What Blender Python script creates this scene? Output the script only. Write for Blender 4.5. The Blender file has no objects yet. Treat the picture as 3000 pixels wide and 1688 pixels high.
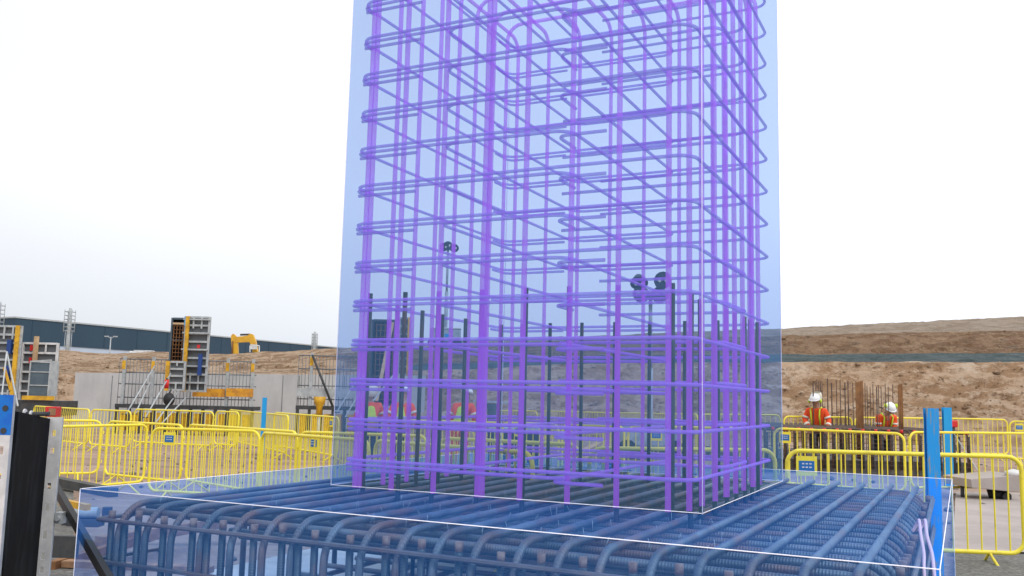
import bpy, math, random
from mathutils import Vector, Matrix
random.seed(7)
R=math.radians
sc=bpy.context.scene
COL=sc.collection

# ------------------------------------------------------------ camera
FPX=2672.3; PITCH=.11950; ROLL=.0234; YAW=-.4575; HS=.6; CZ=1.5
c_,s_=math.cos(ROLL),math.sin(ROLL)
FW=Vector((0,math.cos(PITCH),math.sin(PITCH)))
U0=Vector((0,-math.sin(PITCH),math.cos(PITCH))); R0=Vector((1,0,0))
RT=c_*R0+s_*U0; UP=c_*U0-s_*R0
CP=Vector((0,0,CZ))
cd=bpy.data.cameras.new("camera"); cam=bpy.data.objects.new("camera",cd); COL.objects.link(cam)
m=Matrix((RT,UP,-FW)).transposed().to_4x4(); m.translation=CP
cam.matrix_world=m
cd.sensor_width=36; cd.lens=FPX/3000*36; cd.clip_start=.05; cd.clip_end=9000
sc.camera=cam
# ------------------------------------------------------------ world (overcast), sun
SUN_EL,SUN_AZ=R(48),R(150)
w=bpy.data.worlds.new("World"); sc.world=w; w.use_nodes=True
nt=w.node_tree; N=nt.nodes; L=nt.links; N.clear()
out=N.new('ShaderNodeOutputWorld'); bg=N.new('ShaderNodeBackground')
sky=N.new('ShaderNodeTexSky'); sky.sky_type='NISHITA'; sky.sun_disc=False; sky.sun_elevation=SUN_EL; sky.sun_rotation=SUN_AZ
tc=N.new('ShaderNodeTexCoord'); sep=N.new('ShaderNodeSeparateXYZ'); L.new(tc.outputs['Generated'],sep.inputs[0])
ramp=N.new('ShaderNodeValToRGB'); L.new(sep.outputs['Z'],ramp.inputs['Fac'])
e=ramp.color_ramp.elements
e[0].position=0.0; e[0].color=(7.6,8.3,9.6,1)
e[1].position=.20; e[1].color=(12.6,12.7,13.0,1)
e2=e.new(.07); e2.color=(9.6,9.9,10.6,1)
nz=N.new('ShaderNodeTexNoise'); nz.inputs['Scale'].default_value=2.2; nz.inputs['Detail'].default_value=3
L.new(tc.outputs['Generated'],nz.inputs['Vector'])
mr=N.new('ShaderNodeMapRange'); mr.inputs['To Min'].default_value=.93; mr.inputs['To Max'].default_value=1.06
L.new(nz.outputs['Fac'],mr.inputs['Value'])
mx_=N.new('ShaderNodeMapRange'); mx_.inputs['From Min'].default_value=-.55; mx_.inputs['From Max'].default_value=.3; mx_.inputs['To Min'].default_value=.80; mx_.inputs['To Max'].default_value=1.12; L.new(sep.outputs['X'],mx_.inputs['Value'])
mm=N.new('ShaderNodeMath'); mm.operation='MULTIPLY'; L.new(mr.outputs[0],mm.inputs[0]); L.new(mx_.outputs[0],mm.inputs[1])
mul=N.new('ShaderNodeVectorMath'); mul.operation='SCALE'; L.new(ramp.outputs['Color'],mul.inputs[0]); L.new(mm.outputs[0],mul.inputs['Scale'])
mix=N.new('ShaderNodeMix'); mix.data_type='RGBA'; mix.inputs['Factor'].default_value=.9
L.new(sky.outputs[0],mix.inputs['A']); L.new(mul.outputs[0],mix.inputs['B'])
L.new(mix.outputs['Result'],bg.inputs['Color']); bg.inputs['Strength'].default_value=.105
L.new(bg.outputs[0],out.inputs[0])
sd=bpy.data.lights.new("sun",'SUN'); sd.energy=1.1; sd.angle=R(14); sd.color=(1,.96,.9)
so=bpy.data.objects.new("sun",sd); COL.objects.link(so)
so.rotation_euler=(R(90)-SUN_EL,0,math.pi-SUN_AZ+math.pi*0)
vs=sc.view_settings; vs.view_transform='Standard'; vs.look='None'; vs.exposure=0; vs.gamma=1; vs.use_curve_mapping=False
sc.cycles.transparent_max_bounces=48; sc.cycles.max_bounces=8; sc.cycles.diffuse_bounces=3

# ------------------------------------------------------------ helpers
def ray(px,py): return FW+RT*((px-1500)/FPX)+UP*((844-py)/FPX)
def onz(px,py,z):
    d=ray(px,py); return CP+d*((z-CZ)/d.z)
def at(px,py,dist):                      # dist = forward y
    d=ray(px,py); return CP+d*(dist/d.y)
def sstep(a,b,x):
    t=max(0,min(1,(x-a)/(b-a))); return t*t*(3-2*t)
def G(x,y):
    g=-.16*(1-sstep(-5,3,x)); g+=-.04*sstep(0,3,x)+.18*sstep(11,26,y)*sstep(2,6,x)
    return g
def onG(px,py,h):                        # point on the ray h above the ground
    d=ray(px,py); prev=None; t=2.5
    while t<60:
        P=CP+d*t; f=P.z-G(P.x,P.y)-h
        if f<=0:
            return P if prev is None else prev.lerp(P,prevf/(prevf-f))
        prev,prevf=P,f; t*=1.01
    return P
def gat(px,dist,h=0):                    # x of pixel column at a distance, standing on the ground
    P=at(px,1170,dist); P.z=G(P.x,P.y)+h; return P

def thing(name,label,cat,loc=(0,0,0),rz=0,group=None,kind=None):
    o=bpy.data.objects.new(name,None); COL.objects.link(o); o.location=loc; o.rotation_euler=(0,0,rz)
    o['label']=label; o['category']=cat
    if group:o['group']=group
    if kind:o['kind']=kind
    return o
def fillet(pts,r,n=5,closed=False):
    pts=[Vector(p) for p in pts]; o=[]; k=len(pts)
    for i,p in enumerate(pts):
        if not closed and i in(0,k-1): o.append(p); continue
        a=pts[i-1]-p; b=pts[(i+1)%k]-p
        la,lb=a.length,b.length; a/=la; b/=lb
        ang=a.angle(b)
        if ang>3.1: o.append(p); continue
        t=min(r/math.tan(ang/2),la*.49,lb*.49); rr=t*math.tan(ang/2)
        cc=p+(a+b).normalized()*(rr/math.sin(ang/2))
        A=p+a*t-cc; B=p+b*t-cc
        for j in range(n+1): o.append(cc+A.normalized().slerp(B.normalized(),j/n)*rr)
    return o
class MB:
    def __init__(s): s.v=[]; s.f=[]; s.sm=[]
    def box(s,a,b,M=None):
        i=len(s.v)
        for z in(a[2],b[2]):
            for y in(a[1],b[1]):
                for x in(a[0],b[0]):
                    p=Vector((x,y,z)); s.v.append(M@p if M else p)
        for q in((0,2,3,1),(4,5,7,6),(0,1,5,4),(2,6,7,3),(0,4,6,2),(1,3,7,5)): s.f.append(tuple(i+k for k in q)); s.sm.append(False)
        return s
    def cbox(s,c,d,M=None): return s.box([c[i]-d[i]/2 for i in range(3)],[c[i]+d[i]/2 for i in range(3)],M)
    def tube(s,pts,r,n=8,closed=False,cap=True):
        pts=[Vector(p) for p in pts]; k=len(pts); i0=len(s.v)
        rs=r if isinstance(r,(list,tuple)) else [r]*k
        T=[]
        for i in range(k):
            if closed: t=pts[(i+1)%k]-pts[i-1]
            else: t=pts[min(i+1,k-1)]-pts[max(i-1,0)]
            T.append(t.normalized())
        x=Vector((0,0,1)) if abs(T[0].z)<.9 else Vector((1,0,0))
        x=(x-T[0]*x.dot(T[0])).normalized()
        for i in range(k):
            x=(x-T[i]*x.dot(T[i])).normalized(); y=T[i].cross(x)
            for j in range(n):
                a=2*math.pi*j/n; s.v.append(pts[i]+(x*math.cos(a)+y*math.sin(a))*rs[i])
        for i in range(k if closed else k-1):
            a=i0+i*n; b=i0+((i+1)%k)*n
            for j in range(n):
                s.f.append((a+j,a+(j+1)%n,b+(j+1)%n,b+j)); s.sm.append(True)
        if cap and not closed:
            s.f.append(tuple(i0+j for j in reversed(range(n)))); s.sm.append(False)
            s.f.append(tuple(i0+(k-1)*n+j for j in range(n))); s.sm.append(False)
        return s
    def beam(s,a,b,w,h,up=Vector((0,0,1))):
        a=Vector(a);b=Vector(b);t=(b-a).normalized()
        if abs(t.dot(up))>.99: up=Vector((1,0,0))
        x=t.cross(up).normalized(); y=x.cross(t)
        i=len(s.v)
        for p in(a,b):
            for dx,dy in((-1,-1),(1,-1),(1,1),(-1,1)): s.v.append(p+x*dx*w/2+y*dy*h/2)
        for q in((0,3,2,1),(4,5,6,7),(0,1,5,4),(1,2,6,5),(2,3,7,6),(3,0,4,7)): s.f.append(tuple(i+k for k in q)); s.sm.append(False)
        return s
    def ball(s,c,r,n=12,m=8,z0=-1,z1=1):
        c=Vector(c); r=Vector(r) if hasattr(r,'__len__') else Vector((r,r,r)); i0=len(s.v)
        a0,a1=math.asin(z0),math.asin(z1)
        for i in range(m+1):
            a=a0+(a1-a0)*i/m
            for j in range(n):
                b=2*math.pi*j/n
                s.v.append(c+Vector((math.cos(a)*math.cos(b)*r.x,math.cos(a)*math.sin(b)*r.y,math.sin(a)*r.z)))
        for i in range(m):
            for j in range(n):
                a=i0+i*n; b=a+n; s.f.append((a+j,a+(j+1)%n,b+(j+1)%n,b+j)); s.sm.append(True)
        s.f.append(tuple(i0+j for j in reversed(range(n)))); s.sm.append(True)
        return s
    def cyl(s,c,r,z0,z1,n=16,r2=None):
        return s.tube([(c[0],c[1],z0),(c[0],c[1],z1)],[r,r2 if r2 is not None else r],n)
    def quad(s,*p):
        i=len(s.v); s.v+= [Vector(q) for q in p]; s.f.append(tuple(range(i,i+len(p)))); s.sm.append(False); return s
    def build(s,name,mat,parent=None,local=False,bevel=0):
        me=bpy.data.meshes.new(name)
        vv=s.v
        if parent is not None and not local:
            M=(Matrix.Translation(parent.location)@Matrix.Rotation(parent.rotation_euler[2],4,'Z')).inverted()
            vv=[M@v for v in vv]
        me.from_pydata([tuple(v) for v in vv],[],s.f); me.polygons.foreach_set('use_smooth',s.sm); me.materials.append(mat); me.update()
        o=bpy.data.objects.new(name,me); COL.objects.link(o)
        if parent is not None:o.parent=parent
        if bevel:
            b=o.modifiers.new('bevel','BEVEL'); b.width=bevel; b.segments=2; b.limit_method='ANGLE'
        return o
def tag(o,label=None,cat=None,group=None,kind=None):
    for k,v in(('label',label),('category',cat),('group',group),('kind',kind)):
        if v:o[k]=v
    return o

# ------------------------------------------------------------ materials
def mat(name,col,rough=.6,metal=0,col2=None,scale=8,detail=6,lo=.4,hi=.6,bump=0,bscale=None,stretch=None,coat=0,spec=.5):
    m=bpy.data.materials.new(name); m.use_nodes=True; nt=m.node_tree; N=nt.nodes; L=nt.links
    p=N['Principled BSDF']; p.inputs['Base Color'].default_value=(*col,1); p.inputs['Roughness'].default_value=rough; p.inputs['Metallic'].default_value=metal
    p.inputs['Coat Weight'].default_value=coat; p.inputs['Specular IOR Level'].default_value=spec
    tc=N.new('ShaderNodeTexCoord'); mp=N.new('ShaderNodeMapping'); L.new(tc.outputs['Object'],mp.inputs[0])
    if stretch: mp.inputs['Scale'].default_value=stretch
    if col2:
        n=N.new('ShaderNodeTexNoise'); n.inputs['Scale'].default_value=scale; n.inputs['Detail'].default_value=detail; n.inputs['Roughness'].default_value=.65
        L.new(mp.outputs[0],n.inputs['Vector'])
        r=N.new('ShaderNodeMapRange'); r.inputs['From Min'].default_value=lo; r.inputs['From Max'].default_value=hi; L.new(n.outputs['Fac'],r.inputs['Value'])
        x=N.new('ShaderNodeMix'); x.data_type='RGBA'; x.inputs['A'].default_value=(*col,1); x.inputs['B'].default_value=(*col2,1)
        L.new(r.outputs[0],x.inputs['Factor']); L.new(x.outputs['Result'],p.inputs['Base Color'])
    if bump:
        n=N.new('ShaderNodeTexNoise'); n.inputs['Scale'].default_value=bscale or scale*3; n.inputs['Detail'].default_value=5
        L.new(mp.outputs[0],n.inputs['Vector'])
        b=N.new('ShaderNodeBump'); b.inputs['Strength'].default_value=bump; b.inputs['Distance'].default_value=.02; L.new(n.outputs['Fac'],b.inputs['Height']); L.new(b.outputs[0],p.inputs['Normal'])
    return m
def rebar_mat(name,axis,col,col2,lo=.45,hi=.68,rust=(.24,.105,.05),bs=.38):
    m=mat(name,col,.45,.35,col2,2.5,5,.4,.62)
    N=m.node_tree.nodes; L=m.node_tree.links; p=N['Principled BSDF']
    tc=N.new('ShaderNodeTexCoord')
    # rust patches
    n=N.new('ShaderNodeTexNoise'); n.inputs['Scale'].default_value=3.3; n.inputs['Detail'].default_value=7; L.new(tc.outputs['Object'],n.inputs['Vector'])
    r=N.new('ShaderNodeMapRange'); r.inputs['From Min'].default_value=lo; r.inputs['From Max'].default_value=hi; r.inputs['To Max'].default_value=.85; L.new(n.outputs['Fac'],r.inputs['Value'])
    x=N.new('ShaderNodeMix'); x.data_type='RGBA'; prev=p.inputs['Base Color'].links[0].from_socket
    L.new(prev,x.inputs['A']); x.inputs['B'].default_value=(*rust,1); L.new(r.outputs[0],x.inputs['Factor']); L.new(x.outputs['Result'],p.inputs['Base Color'])
    # transverse ribs
    wv=N.new('ShaderNodeTexWave'); wv.wave_type='BANDS'; wv.bands_direction=axis; wv.inputs['Scale'].default_value=22; wv.inputs['Distortion'].default_value=.6; wv.inputs['Detail'].default_value=0
    L.new(tc.outputs['Object'],wv.inputs['Vector'])
    b=N.new('ShaderNodeBump'); b.inputs['Strength'].default_value=bs; b.inputs['Distance'].default_value=.008; L.new(wv.outputs['Fac'],b.inputs['Height']); L.new(b.outputs[0],p.inputs['Normal'])
    return m
def glow_mat(name,trans,dif,em=None):
    m=bpy.data.materials.new(name); m.use_nodes=True; nt=m.node_tree; N=nt.nodes; L=nt.links; N.clear()
    o=N.new('ShaderNodeOutputMaterial'); a=N.new('ShaderNodeAddShader'); t=N.new('ShaderNodeBsdfTransparent'); d=N.new('ShaderNodeBsdfDiffuse')
    t.inputs[0].default_value=(*trans,1); d.inputs[0].default_value=(*dif,1)
    n=N.new('ShaderNodeTexNoise'); n.inputs['Scale'].default_value=1.3; tc=N.new('ShaderNodeTexCoord'); L.new(tc.outputs['Object'],n.inputs['Vector'])
    r=N.new('ShaderNodeMapRange'); r.inputs['To Min'].default_value=.92; r.inputs['To Max'].default_value=1.08; L.new(n.outputs['Fac'],r.inputs['Value'])
    v=N.new('ShaderNodeVectorMath'); v.operation='SCALE'; v.inputs[0].default_value=dif; L.new(r.outputs[0],v.inputs['Scale']); L.new(v.outputs[0],d.inputs[0])
    L.new(t.outputs[0],a.inputs[0]); L.new(d.outputs[0],a.inputs[1])
    if em:
        a2=N.new('ShaderNodeAddShader'); ee=N.new('ShaderNodeEmission'); ee.inputs[0].default_value=(*em,1); ee.inputs[1].default_value=1
        L.new(a.outputs[0],a2.inputs[0]); L.new(ee.outputs[0],a2.inputs[1]); a=a2
    L.new(a.outputs[0],o.inputs[0])
    return m
M={}
M['yellow']=mat('yellow_paint',(.90,.76,.05),.45,0,(.55,.43,.07),4,lo=.56,hi=.75,bump=.08,coat=.1)
M['yellow2']=mat('yellow_worn_paint',(.75,.42,.015),.5,0,(.5,.27,.02),5)
M['orange_beam']=mat('orange_beam',(.75,.36,.02),.55,0,(.5,.22,.03),4)
M['blue']=mat('blue_paint',(.0,.30,.72),.5,0,(.01,.34,.70),3,lo=.4,hi=.7)
M['blue_worn']=mat('blue_worn_paint',(.0,.30,.72),.5,0,(.25,.27,.22),6,lo=.54,hi=.62,stretch=(6,6,.6))
M['blue_dark']=mat('blue_sprayed_paint',(.0,.13,.58),.5,0,(.0,.18,.62),9,lo=.45,hi=.6)
M['blue_sign']=mat('blue_sign',(.01,.15,.45),.5)
M['deep_blue']=mat('deep_blue_paint',(.01,.05,.22),.5)
M['white']=mat('white_paint',(.75,.75,.75),.5,0,(.55,.55,.55),4)
M['galv']=mat('galvanised_steel',(.46,.49,.50),.5,.1,(.34,.37,.39),5)
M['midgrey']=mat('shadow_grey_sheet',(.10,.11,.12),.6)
M['grey']=mat('grey_steel',(.20,.22,.24),.5,.2,(.13,.14,.15),4)
M['dark']=mat('dark_steel',(.03,.035,.04),.6,0,(.06,.06,.06),5)
M['black']=mat('black_rubber',(.012,.012,.014),.6)
M['ply']=mat('black_film_plywood',(.005,.006,.008),.8,0,(.02,.025,.028),2.2,lo=.5,hi=.75,stretch=(3,3,.8),bump=.05,spec=.08)
M['concrete']=mat('concrete',(.54,.54,.535),.85,0,(.38,.38,.385),.7,lo=.35,hi=.68,bump=.25,bscale=9,stretch=(1,1,.45))
M['dconcrete']=mat('dark_concrete',(.10,.10,.105),.85,0,(.16,.155,.15),3)
M['timber']=mat('timber',(.36,.20,.10),.75,0,(.24,.13,.07),3,stretch=(6,1,6))
M['timber_pale']=mat('pale_timber',(.60,.42,.24),.75,0,(.48,.32,.18),3)
M['rust']=mat('rusty_steel',(.17,.075,.03),.8,.1,(.26,.12,.04),8)
M['rust_dark']=mat('dark_rebar',(.07,.05,.045),.7,.2,(.14,.08,.05),6)
M['red']=mat('red_plastic',(.62,.02,.02),.45)
M['orange']=mat('orange_hi_vis',(.95,.10,.015),.75,0,(.80,.07,.01),7,bump=.2,bscale=12)
M['lime']=mat('lime_hi_vis',(.62,.80,.03),.7,0,(.5,.68,.04),7)
M['reflect']=mat('reflective_tape',(.75,.72,.62),.4)
M['navy']=mat('navy_trousers',(.02,.025,.045),.85,0,(.035,.04,.06),6,bump=.2,bscale=12)
M['skin']=mat('skin',(.45,.24,.16),.6)
M['helmet']=mat('white_helmet',(.82,.83,.85),.3)
M['cladding']=mat('slate_blue_cladding',(.014,.045,.08),.6,0,(.018,.052,.09),.05,stretch=(1,1,.02))
M['cladpale']=mat('pale_cladding',(.42,.50,.62),.6,0,(.47,.54,.64),.05)
M['pink']=mat('pink_hose',(.95,.58,.60),.5)
M['digger']=mat('digger_yellow',(.75,.42,.02),.45,0,(.6,.32,.03),2)
M['glass']=mat('dark_glass',(.03,.04,.05),.1)
M['container']=mat('blue_grey_container',(.09,.13,.16),.5,0,(.06,.09,.12),2)
BC,BC2=(.085,.10,.115),(.18,.20,.22)
M['bx']=rebar_mat('rebar_along_width','X',BC,BC2)
M['by']=rebar_mat('rebar_along_depth','Y',BC,BC2)
M['bz']=rebar_mat('rebar_upright','Z',(.045,.058,.065),(.09,.10,.105),.55,.8,bs=.22)  # darker copy for uprights: the shade on them is put into the colour
M['bshade']=rebar_mat('shaded_lower_rebar','X',(.035,.038,.042),(.06,.065,.07),.6,.9,bs=.2)  # darker copy for lower bars, painting the shade seen in the mat gaps
M['by_rusty']=rebar_mat('rebar_bent_rusty','Z',(.12,.10,.10),(.20,.17,.16),.45,.75)
M['cut_end']=mat('rusty_cut_rebar',(.20,.11,.075),.8,0,(.30,.20,.15),25)
M['holo_tower']=glow_mat('pale_blue_translucent',(.615,.67,.79),(.030,.072,.115))
M['holo_slab']=glow_mat('deep_blue_translucent',(.72,.84,.95),(.010,.052,.165))
M['holo_bar']=glow_mat('violet_translucent',(.34,.50,.34),(.38,.125,.56),(.125,.010,.185))  # emission added to lift the violet where little daylight reaches it
M['holo_hoop']=glow_mat('violet_hoop_translucent',(.34,.50,.34),(.31,.15,.52),(.065,.010,.15))  # hoops get the same kind of added emission, weaker
M['holo_edge']=glow_mat('white_edge_line',(.3,.3,.3),(.85,.85,.9),(.03,.03,.035))

def earth_mat():
    m=bpy.data.materials.new('sandy_earth'); m.use_nodes=True; nt=m.node_tree; N=nt.nodes; L=nt.links; p=N['Principled BSDF']; p.inputs['Roughness'].default_value=.95; p.inputs['Specular IOR Level'].default_value=.15
    g=N.new('ShaderNodeNewGeometry')
    def noise(sc_,det=8,st=(1,1,1),ro=.65):
        mp=N.new('ShaderNodeMapping'); mp.inputs['Scale'].default_value=st; L.new(g.outputs['Position'],mp.inputs[0])
        n=N.new('ShaderNodeTexNoise'); n.inputs['Scale'].default_value=sc_; n.inputs['Detail'].default_value=det; n.inputs['Roughness'].default_value=ro; L.new(mp.outputs[0],n.inputs['Vector']); return n.outputs['Fac']
    def mx(a,b,f,lo,hi,top=1):
        r=N.new('ShaderNodeMapRange'); r.inputs['From Min'].default_value=lo; r.inputs['From Max'].default_value=hi; r.inputs['To Max'].default_value=top; L.new(f,r.inputs['Value'])
        x=N.new('ShaderNodeMix'); x.data_type='RGBA'
        for k,v in(('A',a),('B',b)):
            if isinstance(v,tuple): x.inputs[k].default_value=(*v,1)
            else: L.new(v,x.inputs[k])
        L.new(r.outputs[0],x.inputs['Factor']); return x.outputs['Result']
    return m,N,L,p,noise,mx
def finish(N,L,p,col,f,strength=.6,dist=.08):
    L.new(col,p.inputs['Base Color']); b=N.new('ShaderNodeBump'); b.inputs['Strength'].default_value=strength; b.inputs['Distance'].default_value=dist; L.new(f,b.inputs['Height']); L.new(b.outputs[0],p.inputs['Normal'])
# site ground
m,N_,L_,p_,noise,mx=earth_mat()
c=mx((.40,.29,.235),(.27,.19,.15),noise(.35,6,(.6,1.6,1)),.42,.6)
c=mx(c,(.13,.115,.10),noise(.6,8,(.5,2.2,1)),.57,.68,.8)
c=mx(c,(.50,.41,.36),noise(1.1,8,(.5,1.8,1)),.55,.72,.7)
c=mx(c,(.10,.09,.08),noise(14,3),.62,.70,.8)
c=mx(c,(.55,.50,.46),noise(19,2),.66,.72,.7)
finish(N_,L_,p_,c,noise(7,8),.7,.06); M['ground']=m
# banks
def bank_mat(name,a,b_,c2,sp=(.16,.14,.12)):
    m,N_,L_,p_,noise,mx=earth_mat(); m.name=name
    c=mx(a,b_,noise(.6,12,(.9,.9,1.2),.78),.47,.53)
    c=mx(c,c2,noise(.9,12,(.9,.9,1.4),.78),.53,.60,.9)
    c=mx(c,sp,noise(1.5,12,(.8,.8,1.3),.8),.565,.62,.95)
    c=mx(c,(.085,.105,.105),noise(.28,12,(1,1,2.2),.8),.60,.66,.8)
    finish(N_,L_,p_,c,noise(1.6,12,(1,1,1),.75),1.0,.6); return m
M['sand']=bank_mat('pale_sand_bank',(.70,.50,.345),(.46,.285,.165),(.80,.63,.48),(.27,.16,.09))
M['brown']=bank_mat('brown_earth_slope',(.35,.23,.145),(.24,.145,.085),(.45,.31,.20),(.13,.095,.065))
M['topsand']=bank_mat('grey_sand_top',(.46,.37,.29),(.36,.28,.21),(.52,.43,.34),(.22,.18,.14))
M['gravel']=bank_mat('blue_grey_gravel',(.13,.17,.175),(.09,.125,.13),(.20,.23,.23),(.06,.08,.08))
M['lefttop']=bank_mat('left_earth_mound',(.58,.42,.29),(.33,.21,.125),(.66,.50,.37),(.2,.15,.1))
M['blinding']=mat('blinding_concrete',(.42,.365,.345),.9,0,(.34,.30,.28),1.2,bump=.3,bscale=20)
M['blinding_light']=mat('pale_blinding_concrete',(.58,.55,.53),.9,0,(.44,.42,.40),1.6,bump=.3,bscale=20)
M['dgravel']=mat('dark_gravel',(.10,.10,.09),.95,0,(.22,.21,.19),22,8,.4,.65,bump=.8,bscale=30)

# ------------------------------------------------------------ ground sheets
def grid(name,x0,x1,y0,y1,nx,ny,fz,mt,kind='structure'):
    b=MB()
    for j in range(ny+1):
        for i in range(nx+1):
            x=x0+(x1-x0)*i/nx; y=y0+(y1-y0)*j/ny; b.v.append(Vector((x,y,fz(x,y))))
    for j in range(ny):
        for i in range(nx):
            a=j*(nx+1)+i; b.f.append((a,a+1,a+nx+2,a+nx+1)); b.sm.append(True)
    return tag(b.build(name,mt),kind=kind)
def h2(x,y,s=1.0):
    return (math.sin(x*1.7*s+2.1*math.sin(y*.9*s))+math.sin(y*2.3*s+1.3*math.sin(x*1.1*s+.7))+.5*math.sin(x*4.1*s+y*3.3*s))/2.5
grid('ground',-60,60,-8,60,200,160,lambda x,y:G(x,y)+.018*h2(x,y)*sstep(6,12,y)-.004,M['ground'])
bb=MB(); Z=-.35
bb.quad((-4000,-3000,Z),(4000,-3000,Z),(4000,5000,Z),(-4000,5000,Z)); tag(bb.build('far_ground',M['ground']),kind='structure')
# ------------------------------------------------------------ earth banks (hills): profile swept across the view
# each key: px, list of (pixel y, distance)
def bank():
    keys=[(-1500,[(1215,45),(1160,46),(1108,48),(1090,54),(1076,56),(1050,60),(1030,64),(1018,70),(1018,80)]),
          (-400,[(1200,45),(1150,46),(1100,48),(1088,54),(1074,56),(1050,60),(1035,64),(1024,70),(1022,80)]),
          (180,[(1196,44),(1150,45),(1098,47),(1088,54),(1075,56),(1055,60),(1040,64),(1026,70),(1026,80)]),
          (320,[(1196,44),(1150,45),(1098,47),(1090,54),(1080,56),(1062,60),(1048,64),(1038,70),(1040,80)]),
          (470,[(1196,44),(1150,45),(1096,47),(1084,54),(1072,56),(1056,60),(1042,64),(1031,70),(1033,80)]),
          (640,[(1196,44),(1150,45),(1096,47),(1084,54),(1072,56),(1058,60),(1046,64),(1038,70),(1040,80)]),
          (820,[(1200,42),(1150,43),(1096,45),(1082,52),(1070,54),(1054,58),(1042,62),(1031,67),(1034,80)]),
          (1000,[(1204,40),(1150,42),(1092,44),(1078,50),(1066,52),(1048,56),(1034,60),(1021,65),(1024,80)]),
          (1400,[(1210,37),(1150,39.5),(1080,42),(1062,48),(1052,50),(1028,53),(1010,56),(996,62),(1000,80)]),
          (1700,[(1214,36),(1150,38.7),(1066,41.5),(1045,49),(1040,50.5),(1010,53.5),(996,56),(986,63),(990,80)]),
          (2000,[(1216,36),(1150,38.5),(1063,41),(1040,49),(1035,50.5),(1003,53.5),(990,56),(973,64),(978,80)]),
          (2290,[(1218,36),(1150,38.3),(1062,41),(1038,49),(1033,50.5),(998,53.5),(986,56),(962,64),(968,80)]),
          (2600,[(1221,35.5),(1150,38),(1061,41),(1037,49),(1031,50.5),(990,53.5),(975,56),(947,65),(955,80)]),
          (3050,[(1224,35),(1150,38),(1062,41),(1034,49),(1028,50.5),(985,53.5),(968,56),(925,66),(933,80)]),
          (3500,[(1226,35),(1150,38),(1062,41),(1034,49),(1028,50.5),(980,53.5),(960,56),(905,66),(913,80)])]
    NX=520
    cols=[]
    for i in range(NX+1):
        px=-1500+5000*i/NX
        for k in range(len(keys)-1):
            if keys[k][0]<=px<=keys[k+1][0]: break
        t=(px-keys[k][0])/(keys[k+1][0]-keys[k][0]); t=t*t*(3-2*t)*.5+t*.5
        cols.append([at(px,keys[k][1][j][0]*(1-t)+keys[k+1][1][j][0]*t, keys[k][1][j][1]*(1-t)+keys[k+1][1][j][1]*t) for j in range(9)])
    for cc in cols:
        q0=cc[0].copy(); q0.z=-.5; q0.y-=2.2; cc.insert(0,q0)
    bands=[(0,3,'sand','sand_bank',33),(3,4,'gravel','gravel_terrace',8),(4,7,'brown','brown_slope',21),(7,9,'topsand','hill_top',14)]
    for a,b,mt,nm,sub in bands:
        left=[];right=[]
        mb=MB(); rows=[]
        for j in range(a,b):
            for q in range(sub//(b-a)+1):
                tt=q/(sub//(b-a))
                if q==0 and j>a: continue
                rows.append((j,tt))
        for j,tt in rows:
            for i,cc in enumerate(cols):
                p=cc[j].lerp(cc[j+1],tt)
                edge=(j==a and tt==0) or (j==b-1 and tt==1)
                n=(h2(p.x*.9,p.z*3+p.y*.7)*.16+h2(p.x*3.1+5,p.z*6+p.y*2)*.09+h2(p.x*.25,p.y*.2+9)*.1)
                amp=.35 if edge else 1.
                crest=.6 if a==7 else 1
                q_=p.copy(); q_.y-=n*amp*1.2; q_.z+=n*.45*amp*crest
                mb.v.append(q_)
        n1=len(cols)
        for r in range(len(rows)-1):
            for i in range(n1-1):
                k=r*n1+i; mb.f.append((k,k+1,k+n1+1,k+n1)); mb.sm.append(True)
        o=tag(mb.build(nm,M[mt]),kind='structure')
        if mt in('gravel','brown','topsand'):
            o.data.materials.append(M['lefttop']); 
            for pl in o.data.polygons:
                x=pl.center.x/pl.center.y
                lim=(1060-1500)/FPX if mt!='topsand' else (1000-1500)/FPX
                if x<lim+.03*math.sin(pl.center.z*3): pl.material_index=1
    mb=MB(); rr=random.Random(3)
    for k in range(2600):
        cc=cols[rr.randrange(100,len(cols)-1)]; j=rr.choice((1,1,1,2,2,4,5,6)); p=cc[j].lerp(cc[j+1],rr.random()); q=rr.uniform(.02,.06)*(1 if rr.random()<.95 else 2.2)
        p=p+Vector((rr.uniform(-.2,.2),-q*.9,q*.3)); i0=len(mb.v); mb.ball((0,0,0),(q*rr.uniform(.8,1.6),q,q*.7),6,4)
        for ii in range(i0,len(mb.v)):
            v=mb.v[ii]; mb.v[ii]=v*rr.uniform(.8,1.2)+p
        for f in range(len(mb.sm)-25,len(mb.sm)): mb.sm[f]=False
    tag(mb.build('earth_clods',M['lefttop']),'loose clods and stones lying on the earth banks','stones',kind='stuff')
    # plateau behind
    mb=MB()
    for i,cc in enumerate(cols):
        p=cc[9]; mb.v.append(p.copy()-Vector((0,.3,.05))); d=p.y; mb.v.append(Vector((p.x*1500/d,1500,4.0)))
    for i in range(len(cols)-1): mb.f.append((2*i,2*i+2,2*i+3,2*i+1)); mb.sm.append(False)
    tag(mb.build('plateau',M['topsand']),kind='structure')
bank()
# local ground patches
def patch(name,pts,z,mt):
    b=MB(); b.quad(*[(p[0],p[1],z) for p in pts]); return tag(b.build(name,mt),kind='structure')

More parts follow.
